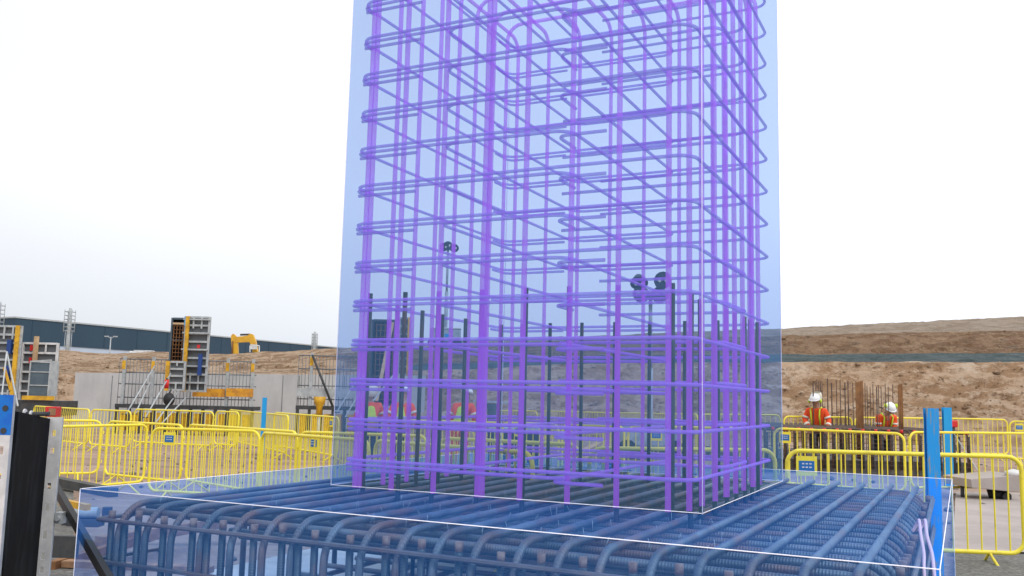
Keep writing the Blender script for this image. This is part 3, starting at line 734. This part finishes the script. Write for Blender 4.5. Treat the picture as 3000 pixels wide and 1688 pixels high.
# ------------------------------------------------------------ people
def skin(name,pts,edges,mt,par,sub=2):
    me=bpy.data.meshes.new(name); me.from_pydata([p[:3] for p in pts],edges,[])
    o=bpy.data.objects.new(name,me); COL.objects.link(o)
    md=o.modifiers.new('s','SKIN'); me.skin_vertices.new() if not me.skin_vertices else None
    for i,p in enumerate(pts):
        r=p[3]; r2=p[4] if len(p)>4 else r
        me.skin_vertices[0].data[i].radius=(r,r2)
    me.skin_vertices[0].data[0].use_root=True
    ss=o.modifiers.new('u','SUBSURF'); ss.levels=sub; ss.render_levels=sub
    dg=bpy.context.evaluated_depsgraph_get(); me2=bpy.data.meshes.new_from_object(o.evaluated_get(dg)); 
    bpy.data.objects.remove(o); me2.materials.clear(); me2.materials.append(mt); 
    for pl in me2.polygons: pl.use_smooth=True
    me2.name=name; ob=bpy.data.objects.new(name,me2); COL.objects.link(ob); ob.parent=par; return ob
def person(loc,rz,label,bend=0,arms='front',vest=None,helmet_col='helmet',trouser='navy',visor=False,muffs=None,turn=0):
    t=thing('person',label,'person',loc,rz)
    cb,sb=math.cos(bend),math.sin(bend)
    def B(x,y,z):           # upper body bends forward (-y) about the hip at z=.95
        dz=z-.95; return (x,y*cb-dz*sb,.95+dz*cb+y*sb)
    def pv(p): return (*B(*p[:3]),*p[3:])
    hips=(0,0,.95,.15,.11); 
    if arms=='front':
        hl=[(-.20,-.12,1.20,.045),(-.14,-.34,1.12,.035)]; hr=[(.20,-.12,1.20,.045),(.14,-.36,1.14,.035)]
    elif arms=='side':
        hl=[(-.29,-.02,1.18,.045),(-.26,-.18,1.0,.035)]; hr=[(.30,.0,1.16,.045),(.27,-.12,.95,.035)]
    else:
        hl=[(-.28,-.10,1.18,.045),(-.10,-.30,1.02,.035)]; hr=[(.30,-.06,1.17,.045),(.30,-.30,1.02,.035)]
    # continuous body: pelvis-spine-neck-head, arms to hands, legs to feet
    P=[(0,0,.95,.12,.10),pv((0,0,1.15,.12,.09)),pv((0,0,1.38,.14,.09)),pv((0,-.005,1.49,.055)),pv((0,-.02,1.57,.065,.075)),pv((0,-.025,1.66,.078,.095)),pv((0,-.02,1.74,.055,.07))]
    E=[(0,1),(1,2),(2,3),(3,4),(4,5),(5,6)]
    for sx,h in((-1,hl),(1,hr)):
        i=len(P); P.append(pv((sx*.19,0,1.40,.055))); E.append((2,i))
        P.append(pv(h[0])); E.append((i,i+1)); P.append(pv(h[1])); E.append((i+1,i+2))
        hx,hy,hz,_=h[1]; 
        P.append(pv((hx-sx*.01,hy-.08,hz-.02,.038,.018))); E.append((i+2,i+3))
        base_=i+3
        for f in range(4):
            j=len(P); P.append(pv((hx-sx*.01+(f-1.5)*.022,hy-.13-.01*(f in(1,2)),hz-.03,.009))); E.append((base_,j))
            P.append(pv((hx-sx*.01+(f-1.5)*.020,hy-.155-.012*(f in(1,2)),hz-.055,.008))); E.append((j,j+1))
        j=len(P); P.append(pv((hx-sx*.05,hy-.07,hz-.035,.010))); E.append((i+2,j)); P.append(pv((hx-sx*.052,hy-.105,hz-.05,.009))); E.append((j,j+1))
    for sx in(-1,1):
        i=len(P); P+= [(sx*.10,0,.88,.09),(sx*.12,-.03,.50,.06),(sx*.13,.02,.10,.045),(sx*.135,-.12,.045,.045,.035)]
        E+= [(0,i),(i,i+1),(i+1,i+2),(i+2,i+3)]
    skin('body',P,E,M['skin'],t)
    J=[(0,0,.93,.17,.135),pv((0,0,1.12,.17,.13)),pv((0,0,1.34,.185,.125)),pv((0,.0,1.45,.09,.08))]
    EE=[(0,1),(1,2),(2,3)]
    for sx,h in((-1,hl),(1,hr)):
        i=len(J); J.append(pv((sx*.205,0,1.39,.085))); EE.append((2,i)); J.append(pv((*h[0][:3],.068))); EE.append((i,i+1)); J.append(pv((*h[1][:3],.052))); EE.append((i+1,i+2))
    jk=skin('jacket',J,EE,M['orange'],t)
    if vest:
        V=[(0,0,.95,.18,.145),pv((0,0,1.12,.182,.142)),pv((0,0,1.33,.178,.138)),pv((0,0,1.40,.13,.10))]
        skin('vest',V,[(0,1),(1,2),(2,3)],M[vest],t)
    else:
        b=MB()
        for sx in(-1,1):
            b.tube([Vector(B(sx*.10,-.138,1.02)),Vector(B(sx*.10,-.142,1.3)),Vector(B(sx*.11,-.09,1.46)),Vector(B(sx*.11,.08,1.46)),Vector(B(sx*.10,.14,1.25)),Vector(B(sx*.10,.14,1.02))],.019,6)
        b.build('reflective_braces',M['lime'],t,local=True)
    b=MB()
    for sx,h in((-1,hl),(1,hr)):
        a=Vector(B(sx*.205,0,1.39)); c=Vector(B(*h[0][:3])); d=(c-a)
        b.tube([a+d*.55,a+d*.75],.082,10)
        a=Vector(B(*h[0][:3])); c=Vector(B(*h[1][:3])); d=c-a; b.tube([a+d*.35,a+d*.55],.07,10)
    b.build('sleeve_band',M['reflect'],t,local=True)
    Tt=[(0,0,.95,.165,.13)]; TE=[]
    for sx in(-1,1):
        i=len(Tt); Tt+= [(sx*.10,0,.84,.115),(sx*.12,-.03,.50,.085),(sx*.13,.02,.12,.07)]; TE+= [(0,i),(i,i+1),(i+1,i+2)]
    skin('trousers',Tt,TE,M[trouser],t)
    b=MB()
    for sx in(-1,1): b.ball((sx*.135,-.06,.055),(.06,.16,.06),10,6)
    b.build('boot',M['black'],t,local=True)
    hc=Vector(B(0,-.02,1.70))
    Mh=Matrix.Translation(hc)@Matrix.Rotation(bend+turn,4,'X')
    b=MB(); b.ball((0,0,0),(.125,.15,.135),16,8,0,1); i0=len(b.v)
    b.ball((0,-.02,-.002),(.145,.18,.012),16,4)
    b.v=[Mh@v for v in b.v]; hl_=b.build('helmet',M[helmet_col],t,local=True)
    if muffs:
        for sx in(-1,1):
            b=MB(); b.ball(Mh@Vector((sx*.135,.0,.06 if muffs=='up' else -.05)),(.035,.05,.055),10,6); b.build('ear_muff',M['lime'],t,local=True)
    if visor:
        b=MB(); b.ball((0,0,0),(.14,.12,.17),12,6,-.9,.6); b.v=[Mh@(v+Vector((.0,.15,.02))) for v in b.v]; b.build('visor',M['reflect'],t,local=True)
    # nose
    b=MB(); b.ball(Mh@Vector((0,-.135,-.07)),(.015,.022,.025),8,6); b.build('nose',M['skin'],t,local=True)
    return t
def pplace(px,dist): 
    P=at(px,1300,dist); P.z=G(P.x,P.y); return P
person(pplace(1082,20.5),R(200),'person in orange hi-vis with white helmet, leftmost worker, facing the dark panel',.12,'one','lime' ,visor=True)
person(pplace(1172,20.0),R(170),'person in orange and yellow hi-vis seen from behind, dark trousers, between two others',.22,'side','lime')
person(pplace(1345,19.5),R(150),'person with white helmet looking down, lime vest over orange jacket, behind the barriers',.32,'one','lime',trouser='orange')
person(pplace(2398,22.5)+Vector((0,0,-.14)),R(-35),'person in orange jacket with white helmet and yellow ear muff, standing at the distant cage',.30,'one',None,visor=True,muffs='side')
person(pplace(2584,22.8)+Vector((0,0,-.20)),R(5),'person bending forward over the distant cage, lime ear muffs raised on a white helmet',.62,'front',None,muffs='up')

# ------------------------------------------------------------ warehouse and far things
wh=thing('warehouse','long slate blue warehouse with pale lower wall on the left skyline','building',(0,0,4))
def colp(px,py,d): return at(px,py,d)
P1=colp(47,932,294); P2=colp(1010,1022,446); 
dv=Vector((P2.x-P1.x,P2.y-P1.y,0)); dv.normalize(); P2=P2+dv*120
nv_=Vector((-dv.y,dv.x,0))
zt=P1.z; zb2=15.3; 
b=MB()
def prism(b,p,q,z0,z1,depth):
    i=len(b.v)
    for z in(z0,z1):
        for r in(p,q,q+nv_*depth,p+nv_*depth): b.v.append(Vector((r.x,r.y,z)))
    for f in((0,3,2,1),(4,5,6,7),(0,1,5,4),(1,2,6,5),(2,3,7,6),(3,0,4,7)): b.f.append(tuple(i+k for k in f)); b.sm.append(False)
prism(b,P1,P2,zb2,zt,80); b.build('upper_wall',M['cladding'],wh)
b=MB(); prism(b,P1+nv_*.3,P2+nv_*.3,2,zb2,79); b.build('lower_wall',M['cladpale'],wh)
b=MB(); prism(b,P1-nv_*.3-dv*.3,P2-nv_*.3,zt,zt+.5,81); b.build('roof_trim',M['galv'],wh)
for k in range(24):
    a=P1+dv*(6+k*14); b=MB(); b.cbox((a.x,a.y,(zb2+zt)/2),(.18,.3,zt-zb2-.6)); b.build('panel_joint',M['cladding'],wh)
b=MB(); pl=P1-dv*0; q=colp(-60,940,330); 
i=0
def mast(px,ytop,d,label,wd=1.3):
    T_=at(px,ytop,d); t=thing('lattice_mast',label,'mast',(T_.x,T_.y,4.0),0,'lattice masts behind the earth mound')
    H_=T_.z-4; b=MB(); b.tube([(0,0,0),(0,0,H_)],[.42,.22],8); b.build('pole',M['galv'],t,local=True)
    b=MB()
    for sx in(-1,1):
        for sy in(-1,1): b.tube([(sx*wd/2,sy*wd/2,H_*.62),(sx*wd/2,sy*wd/2,H_*.97)],.07,5)
    for k in range(6):
        z=H_*(.64+.06*k)
        for sx in(-1,1): b.tube([(sx*wd/2,-wd/2,z),(sx*wd/2,wd/2,z)],.06,5); b.tube([(-wd/2,sx*wd/2,z),(wd/2,sx*wd/2,z)],.06,5)
    b.build('head_frame',M['galv'],t,local=True)
    b=MB(); b.tube([(-wd*.45,0,0),(-wd*.45,0,H_*.64)],.05,5); b.tube([(wd*.45,0,0),(wd*.45,0,H_*.64)],.05,5); b.build('stay_cable',M['galv'],t,local=True)
mast(207,903,150,'lattice mast with ladder frame head in front of the warehouse',1.2)
mast(923,972,190,'small far lattice mast at the right end of the warehouse',.95)
mast(0,884,150,'lattice mast cut by the left edge of the photo',1.2)
def lamp(px,ytop,d,label):
    T_=at(px,ytop,d); t=thing('street_lamp',label,'street lamp',(T_.x,T_.y,4.0)); H_=T_.z-4
    b=MB(); b.tube([(0,0,0),(0,0,H_)],[.12,.08],6); b.build('pole',M['galv'],t,local=True)
    for sx in(-1,1):
        b=MB(); b.tube([(0,0,H_-.25),(sx*.45,0,H_+.05)],.05,6); b.cbox((sx*.62,0,H_+.05),(.55,.25,.16)); b.build('lamp_head',M['galv'],t,local=True)
lamp(325,987,130,'double headed street lamp in front of the warehouse wall')
q=at(418,1036,130); t=thing('white_van','low white vehicle roof showing above the earth mound','van',(q.x,q.y,4.05),.2)
b=MB(); zt_=at(420,1024,130).z-4.05; b.cbox((0,0,zt_*.45),(3.4,1.8,zt_*.9)); b.build('body',M['white'],t,local=True,bevel=.15)
b=MB(); b.cbox((.2,0,zt_*.93),(2.6,1.6,.12)); b.build('roof',M['white'],t,local=True,bevel=.05)
for sx in(-1,1):
    b=MB(); b.tube([(sx*1.1,-.95,.35),(sx*1.1,-.75,.35)],.35,12); b.build('wheel',M['black'],t,local=True)
# excavator
D_=105.; q=at(735,1035,D_); ex=thing('excavator','yellow excavator with raised bent boom working behind the left mound','excavator',(q.x,q.y,4.1))
def EP(px,py,dy=0):
    p=at(px,py,D_)-ex.location; p.y+=dy; return p
def plate(b,pts,y0,y1):
    i=len(b.v); n=len(pts)
    for y in(y0,y1):
        for p in pts: b.v.append(Vector((p.x,p.y+y,p.z)))
    b.f.append(tuple(i+k for k in range(n))); b.f.append(tuple(i+n+k for k in reversed(range(n)))); b.sm+= [False,False]
    for k in range(n): b.f.append((i+k,i+n+k,i+n+(k+1)%n,i+(k+1)%n)); b.sm.append(False)
b=MB(); plate(b,[EP(*p) for p in((690,988),(726,984),(734,978),(742,980),(750,1000),(756,1030),(748,1060),(738,1060),(741,1025),(733,1003),(722,1003),(692,1004))],-.25,.25); b.build('boom',M['digger'],ex,local=True)
b=MB(); plate(b,[EP(*p) for p in((678,984),(684,978),(692,984),(697,1000),(699,1045),(690,1075),(683,1075),(681,1040),(679,1005))],-.2,.2); b.build('arm',M['digger'],ex,local=True)
b=MB(); b.tube([EP(684,1000,-.3),EP(682,1045,-.3)],.09,8); b.build('arm_cylinder',M['rust'],ex,local=True)
b=MB(); b.tube([EP(704,981),EP(732,980)],.11,8); b.build('boom_cylinder',M['dark'],ex,local=True)
b=MB(); plate(b,[EP(*p) for p in((676,1072),(702,1072),(704,1094),(690,1102),(676,1092))],-.4,.4); b.build('bucket',M['dark'],ex,local=True)
b=MB(); b.cbox(EP(757,1045)+Vector((0,0,-1.6)),(3.3,2.6,1.3)); b.build('body',M['digger'],ex,local=True,bevel=.08)
cab=MB(); cc=EP(742,1040); cab.cbox((cc.x-.2,cc.y-.6,cc.z-.5),(1.2,1.2,1.5)); cab=cab.build('cab',M['glass'],ex,local=True,bevel=.06)
b=MB()
for p in((738,1014),(765,1014)): b.tube([EP(p[0],p[1],-.8),EP(p[0],1050,-.8)],.06,6)
b.tube([EP(738,1014,-.8),EP(765,1014,-.8)],.06,6); b.build('handrail',M['white'],ex,local=True)
b=MB(); b.cbox(EP(748,1018,-.7)+Vector((0,0,.02)),(.7,.3,.55)); b.build('engine_cover',M['white'],ex,local=True)
for sy in(-1.1,1.1):
    b=MB(); z_=.45; b.cbox((0.5,sy,z_),(4.0,.6,.8)); b.build('track',M['black'],ex,local=True,bevel=.3)

# ------------------------------------------------------------ concrete wall
def wallthing(name,label,cat,x0,x1,yt0,yt1,d0,d1,mt,th=.4):
    a=at(x0,yt0,d0); c=at(x1,yt1,d1); t=thing(name,label,cat,(a.x,a.y,G(a.x,a.y)-.3)); b=MB()
    n=Vector((0,th,0)); i=0
    for p in(a,c,c+n,a+n): b.v.append(Vector((p.x,p.y,-.4)))
    for p in(a,c,c+n,a+n): b.v.append(p.copy())
    for f in((0,3,2,1),(4,5,6,7),(0,1,5,4),(1,2,6,5),(2,3,7,6),(3,0,4,7)): b.f.append(f); b.sm.append(False)
    b.build('wall_panel',M[mt],t); return t,a,c
t,a,c=wallthing('concrete_wall','long grey cast concrete retaining wall below the left earth mound','wall',221,1245,1092,1100,38,38,'concrete')
for px in(330,560,830,878,1010,1120):
    b=MB(); p=at(px,1097,37.99); b.cbox((p.x,p.y-.003,p.z-1.3),(.02,.01,2.5)); b.build('panel_joint',M['grey'],t)

# ------------------------------------------------------------ column formwork towers
def grid_form(x0,x1,yt,yb,dist,label,rz=0,nh=8,nvert=3,yellow=None,col='galv',name='formwork_tower',back='midgrey'):
    a=at(x0,yt,dist); c=at(x1,yt,dist); zb=at(x0,yb,dist).z
    wd=c.x-a.x; t=thing(name,label,'formwork',((a.x+c.x)/2,dist,zb),rz); H_=a.z-zb
    b=MB(); b.box((-wd/2,.07,0),(wd/2,.10,H_)); b.build('face_sheet',M[back],t,local=True)
    b=MB(); e=.06
    for s in(-1,1): b.box((s*wd/2-(e if s>0 else 0),-.03,0),(s*wd/2+(0 if s>0 else e),.069,H_))
    b.build('edge_profile',M[col],t,local=True)
    for k in range(nh+1):
        z=k*(H_-.06)/nh; b=MB(); b.box((-wd/2+e+.002,-.01,z),(wd/2-e-.002,.068,z+.07)); b.build('rib',M[col],t,local=True)
    for k in range(1,nvert):
        x=-wd/2+wd*k/nvert; 
        for za,zb_ in((H_*.84,H_-.02),(.02,H_*.25)):
            b=MB(); b.box((x-.03,-.025,za),(x+.03,-.012,zb_)); b.build('stiffener',M[col],t,local=True)
    if yellow is not None:
        x=-wd/2+wd*yellow; b=MB(); b.box((x-.06,-.12,0),(x+.06,-.035,H_)); b.build('yellow_waler',M['timber_pale' if yellow<0 else 'yellow2'],t,local=True)
    return t,wd,H_
t,wd_,H_=grid_form(545,617,927,1148,33.,'tall grey ribbed column formwork with yellow strip and blue jack, standing on the platform',0,9,3,.12)
b=MB(); b.box((-.44,-.09,0),(-.32,.069,H_)); b.build('side_beam',M['galv'],t,local=True)
for z in(.12,.34,.56,.78,.96):
    b=MB(); b.cbox((-.02,-.075,H_*z),(.98,.05,.05)); b.build('cross_clamp',M['galv'],t,local=True)
b=MB(); b.cbox((.22,-.14,H_*.36),(.12,.12,H_*.28)); b.build('blue_jack',M['deep_blue'],t,local=True)
b=MB(); b.cbox((-.38,-.05,H_-.18),(.18,.06,.34)); b.build('blue_corner',M['blue'],t,local=True)
b=MB(); b.cbox((.1,-.06,H_*.60),(.1,.04,.12)); b.build('red_tag',M['red'],t,local=True)
t2,w2,h2_=grid_form(503,546,931,1064,33.6,'dark green sided column formwork half with rebar inside, left of the tall grey one',0,2,1,None,'container','formwork_half','ply')
b=MB()
for k in range(4): b.tube([(-w2*.25+k*.11,-.06,.0),(-w2*.25+k*.11,-.06,h2_*.86)],.018,5)
for k in range(10): b.tube([(-w2*.25,-.08,.1+k*.14),(w2*.35,-.08,.1+k*.14)],.014,5)
b.build('inner_rebar',M['rust'],t2,local=True)
b=MB(); b.cbox((.05,-.07,h2_*.87),(w2*.85,.06,.07)); b.build('timber_bearer',M['timber_pale'],t2,local=True)
grid_form(495,545,1058,1145,32.4,'short ribbed grey formwork panel under the dark half, behind the props',0,4,2,-.0,name='formwork_unit')
# left group
t,wd_,H_=grid_form(-10,66,953,1205,31,'tall grey ribbed formwork at the left edge with yellow waler and blue jacks',0,10,3,.88)
for z in(.75,.45):
    b=MB(); b.cbox((.12,-.10,H_*z),(.14,.12,H_*.16)); b.build('blue_jack',M['deep_blue'],t,local=True)
t,wd_,H_=grid_form(66,172,1003,1205,32,'beige framed formwork panel with red spots and pale timber bearer, left of the earth mound',0,7,3,None,'white')
b=MB(); b.box((-.16,-.16,H_*.5),(-.04,-.035,H_*1.09)); b.build('timber_bearer',M['timber_pale'],t,local=True)
for z in(.92,.74):
    b=MB(); b.cbox((-.28,-.04,H_*z),(.09,.05,.2)); b.build('red_patch',M['red'],t,local=True)
q=at(112,1160,29.5); t=thing('steel_container','small slatted blue-grey steel bin standing in front of the beige formwork','container',(q.x,q.y,q.z))
hh=at(112,1062,29.5).z-q.z
b=MB(); b.box((-.30,0,0),(.30,.5,hh)); b.build('body',M['container'],t,local=True)
b=MB(); b.box((-.34,-.04,0),(-.30,.52,hh+.02)); b.box((.30,-.04,0),(.34,.52,hh+.06)); b.beam((-.34,-.02,hh+.02),(.34,-.02,hh+.08),.05,.05); b.box((-.3,-.03,hh*.3),(.3,-.002,hh*.33)); b.box((-.3,-.03,hh*.7),(.3,-.002,hh*.73)); b.build('frame',M['galv'],t,local=True)
q=at(112,1166,29.3); t=thing('yellow_plank','yellow edge beam under the blue-grey bin at left','beam',(q.x,q.y,q.z)); b=MB(); b.cbox((0,0,0),(.95,.2,.13)); b.build('beam',M['yellow2'],t,local=True)
q=at(112,1180,29.4); z_=q.z; t=thing('work_platform','dark site platform carrying the bin and yellow beam at far left','platform',(q.x,q.y,G(q.x,q.y))); b=MB(); b.box((-1.3,-.1,.75),(.8,1.0,z_-t.location.z+.07))
b.build('deck',M['dark'],t,local=True)
for x in(-1.2,.7):
    b=MB(); b.cbox((x,0,.38),(.1,.1,.75)); b.build('leg',M['galv'],t,local=True)
a=at(12,1076,28); c=at(32,1145,28); stick('yellow_pole','yellow leaning pole in front of the left edge formwork','pole',a,c,.06,.06,'yellow2')
a=at(20,1030,28.2); c=at(2,1190,27.5); stick('steel_prop','thin grey raking prop, left leg of the pair before the edge formwork','prop',a,c,.04,.04,'galv')
a=at(20,1032,28.3); c=at(52,1190,27.5); stick('steel_prop','thin grey raking prop, right leg of the pair before the edge formwork','prop',a,c,.04,.04,'galv')

# platforms with guard rails
def platform(x0,x1,d,label,posts,ytop=1045,base_y=1180,beam=None):
    a=at(x0,base_y,d); c=at(x1,base_y,d); t=thing('trestle_platform',label,'platform',((a.x+c.x)/2,d,G(a.x,d)))
    X=lambda px:at(px,base_y,d).x-t.location.x
    z1=a.z-t.location.z; zt_=at((x0+x1)/2,ytop,d).z-t.location.z
    b=MB(); b.box((X(x0),-.1,z1-.14),(X(x1),.9,z1)); b.build('deck',M['dark'],t,local=True)
    n=int((X(x1)-X(x0))/.45)
    for k in range(n+1):
        x=X(x0)+.06+k*(X(x1)-X(x0)-.12)/n; b=MB(); b.box((x-.05,-.08,0),(x+.05,.02,z1-.14)); b.build('leg',M['dark'],t,local=True)
        if k<n:
            b=MB(); b.box((x+.1,0,.1),(x+.32,.3,z1-.3)); b.build('yellow_bracket',M['yellow2'],t,local=True)
    for px in posts:
        x=X(px); b=MB(); b.box((x-.05,-.06,z1),(x+.05,.04,zt_)); o=b.build('post',M['galv'],t,local=True)
        b=MB(); b.box((x-.065,-.075,zt_-.48),(x+.065,-.061,zt_-.16)); b.build('yellow_sleeve',M['yellow2'],o,local=True)
    b=MB()
    for z in(zt_-.1,zt_-.6,z1+.75,z1+.25): b.tube([(X(x0),.08,z),(X(x1),.08,z)],.024,5)
    for k in range(int((X(x1)-X(x0))/.13)):
        x=X(x0)+.13*k; b.tube([(x,.08,z1),(x,.08,zt_-.1+.05*math.sin(k*2.3))],.011,4)
    b.build('guard_mesh',M['grey'],t,local=True)
    if beam:
        for (p0,p1) in beam:
            za=at(p0,1150,d).z-t.location.z; b=MB(); b.box((X(p0),-.16,za-.15),(X(p1),-.08,za+.16)); b.build('orange_toe_beam',M['orange_beam'],t,local=True)
    return t,X,z1
platform(340,745,34.5,'long trestle platform with guard mesh, yellow sleeves and orange toe beam before the wall',[357,443,662,736],1048,1183,[(566,659),(664,742)])
t,X,z1=platform(868,1120,34.5,'trestle platform with grey toe board left of the dark panel, crossing the column edge',[908,1100],1036,1188,None)
for (p,q_) in(((915,1040),(975,1192)),):
    b=MB(); a=at(p[0],p[1],34.3)-t.location; c=at(q_[0],q_[1],34.2)-t.location; b.tube([a,c],.045,6); b.build('diagonal_brace',M['dark'],t,local=True)
b=MB(); za=at(900,1150,34.3).z-t.location.z; b.box((X(870),-.14,za-.15),(X(1115),-.08,za+.16)); b.build('toe_board',M['galv'],t,local=True)
# raking props
for (p,q_,dd,lab) in (((453,1073),(368,1215),30,'long white raking prop, leftmost, before the concrete wall'),((440,1120),(395,1215),30.3,'shorter white raking prop right of the leftmost one'),
    ((500,1095),(425,1225),30,'white raking prop ending under the short formwork panel'),((520,1150),(455,1240),29.6,'low white raking prop beside the black drum'),((545,1165),(470,1245),29.4,'lowest white raking prop of the left group'),
    ((1056,1096),(985,1210),30,'white raking prop reaching up behind the leftmost violet bar'),((1056,1145),(1010,1225),30.3,'short white raking prop below the leftmost violet bar'),((1156,1095),(1024,1262),25,'long white raking prop leaning on the dark panel')):
    a=at(*p,dd+2); c=at(*q_,dd-1)
    if c.z<G(c.x,c.y): c.z=G(c.x,c.y)
    mb=MB(); mb.tube([(0,0,0),a-c],.024,8); 
    o=thing('raking_prop',lab,'prop',c,0,None); pp=mb.build('tube',M['galv'],o,local=True)
    mb=MB(); mb.cbox((0,0,.02),(.2,.2,.03)); mb.build('foot_plate',M['dark'],o,local=True)
# black drum and red extinguisher
q=at(495,1170,31); t=thing('black_drum','black round drum hanging by the props under the short formwork','drum',q); b=MB(); b.ball((0,0,0),(.19,.19,.22),14,10); b.build('drum_body',M['black'],t,local=True)
b=MB(); b.tube([(0,0,.2),(.05,.0,.34)],.03,8); b.build('drum_neck',M['dark'],t,local=True)
q=at(488,1128,31.5); t=thing('red_cylinder','small red cylinder up and left of the black drum','cylinder',(q.x,q.y,q.z-.12)); b=MB(); b.cyl((0,0),.075,0,.30,12); b.build('tank',M['red'],t,local=True); b=MB(); b.cyl((0,0),.03,.30,.36,8); b.build('valve',M['dark'],t,local=True)
# yellow hopper
q=at(935,1205,30); t=thing('yellow_hopper','yellow funnel hopper behind the back barriers, left of the column','hopper',(q.x,q.y,q.z-.15))
b=MB(); b.tube([(0,0,.0),(0,0,.28),(0,0,.42),(0,0,.62)],[.10,.10,.18,.20],4); b.build('funnel',M['yellow2'],t,local=True); b=MB(); b.tube([(0,0,-1.0),(0,0,0)],.05,8); b.build('stem',M['galv'],t,local=True)
# dark panel with rebar and plank in the column region
t,wd_,H_=grid_form(1090,1168,936,1188,30.5,'tall black formwork panel behind the leftmost worker, seen through the blue column',0,3,1,None,'dark','formwork_tower','ply')
b=MB()
for k in range(5): b.tube([(-wd_*.3+k*.14,-.06,.2),(-wd_*.3+k*.14,-.06,H_*.95)],.015,5)
for k in range(14): b.tube([(-wd_*.35,-.08,.2+k*.19),(wd_*.4,-.08,.2+k*.19)],.012,5)
b.build('inner_rebar',M['rust'],t,local=True)
a=at(1150,945,29.8); c=at(1103,1175,28.6); stick('leaning_plank','pale timber plank leaning on the tall black panel','plank',a,c,.10,.05,'timber_pale')
grid_form(1170,1205,930,1100,32,'narrow grey formwork with yellow edge right of the tall black panel',0,7,1,.9,'galv')

# ------------------------------------------------------------ lighting towers
def light_tower(px,ytop,dist,base_z,label,heads,trailer=True,r=.05):
    T_=at(px,ytop,dist); t=thing('lighting_tower',label,'lighting tower',(T_.x,T_.y,base_z)); H_=T_.z-base_z
    b=MB(); b.tube([(0,0,.3),(0,0,H_*.55)],r*1.5,10); b.tube([(0,0,H_*.5),(0,0,H_)],r,10); b.build('mast',M['galv'],t,local=True)
    for (dx,dz,rx) in heads:
        b=MB(); b.tube([(0,0,H_),(dx*.7,0,H_+dz*.7)],r*.5,6); b.build('lamp_arm',M['galv'],t,local=True)
        Mh=Matrix.Translation((dx,-.05,H_+dz))@Matrix.Rotation(rx,4,'X')
        b=MB(); b.tube([Mh@Vector((0,.16,0)),Mh@Vector((0,0,0)),Mh@Vector((0,-.1,0))],[.10,.20,.24],14); h=b.build('lamp_head',M['dark'],t,local=True)
        b=MB()
        for sx in(-1,1): b.ball(Mh@Vector((sx*.09,-.102,.03)),(.055,.01,.085),10,6)
        b.build('lamp_lens',M['reflect'],h,local=True)
    if trailer:
        b=MB(); b.cbox((0,.2,.62),(1.5,.9,.65)); b.build('generator_body',M['galv'],t,local=True,bevel=.05)
        b=MB(); b.cbox((.0,.2,.98),(1.55,.95,.06)); b.build('canopy_lid',M['white'],t,local=True,bevel=.02)
        b=MB(); b.cbox((0,.2,.24),(1.3,.8,.14)); b.build('chassis',M['black'],t,local=True)
        for sx in(-1,1):
            b=MB(); b.tube([(sx*.62,-.32,.24),(sx*.62,-.2,.24)],.24,14); b.build('wheel',M['black'],t,local=True)
        b=MB(); b.cbox((.1,-.256,.62),(.22,.008,.16)); b.build('blue_sticker',M['blue'],t,local=True)
light_tower(1906,868,24,G(3.6,24),'lighting tower with four dark lamps behind the violet cage, on a grey trailer',[(-.32,.40,.9),(.30,.44,.3),(-.26,-.02,-.5),(.22,-.02,-.5)])
light_tower(1313,722,46,3.9,'far tall slender lighting tower on the brown slope, left in the blue column',[(-.2,.0,.6),(.32,-.05,.6),(.0,.02,.2)],True,.06)

# ------------------------------------------------------------ clutter between barriers
for (x0,x1,y0,y1,d,lab,mt) in ((1432,1520,1252,1290,20,'dark crate with pale lid, left of two behind the third worker','black'),(1524,1580,1252,1300,20.5,'dark crate with pale lid, right of two behind the violet cage','black')):
    a=at(x0,y0,d); c=at(x1,y0,d); g=G(a.x,d); t=thing('crate',lab,'crate',((a.x+c.x)/2,d,g)); w_=c.x-a.x; h_=a.z-g
    b=MB(); b.cbox((0,.2,h_*.45),(w_,.5,h_*.9)); b.build('box',M[mt],t,local=True,bevel=.02)
    b=MB(); b.cbox((0,.2,h_*.95),(w_*1.04,.54,h_*.1)); b.build('lid',M['galv'],t,local=True,bevel=.01)
q=at(1447,1182,26); g=G(q.x,26); t=thing('dark_bin','dark tapered bin with a light bar above, in front of the sand bank','bin',(q.x,26,g)); b=MB(); b.tube([(0,0,.1),(0,0,q.z-g)],[.14,.20],10); b.build('bin_body',M['dark'],t,local=True)
b=MB(); b.beam((-.6,0,q.z-g+.06),(.5,0,q.z-g+.03),.06,.05); b.build('light_bar',M['galv'],t,local=True)
# rubble bags / timber between the near barriers and mid ground
random.seed(11)
for k,(px,py,lab) in enumerate(((1690,1330,'pale broken board leaning behind the violet cage, left of the blue sign'),(1640,1345,'pale plank lying behind the mat at the middle of the cage'),(1930,1345,'grey plank lying behind the mat under the lighting tower'))):
    p=onz(px,py,.05); a=p; c=p+Vector((random.uniform(.5,.9),random.uniform(.6,1.5),.25*(k==0))); stick('loose_board',lab,'board',a,c,.22,.035,'timber_pale' if k<2 else 'galv')
# small stones scattered on the site
b=MB()
for k in range(900):
    x=random.uniform(-9,12); y=random.uniform(7,30)
    r=random.uniform(.012,.045)*(1 if random.random()<.93 else 2)
    i=len(b.v); b.ball((x,y,G(x,y)+r*.3),(r*random.uniform(.8,1.4),r,r*.6),6,4)
tag(b.build('scattered_stones',M['dgravel']),'small grey stones scattered over the sandy ground','stones',kind='stuff')
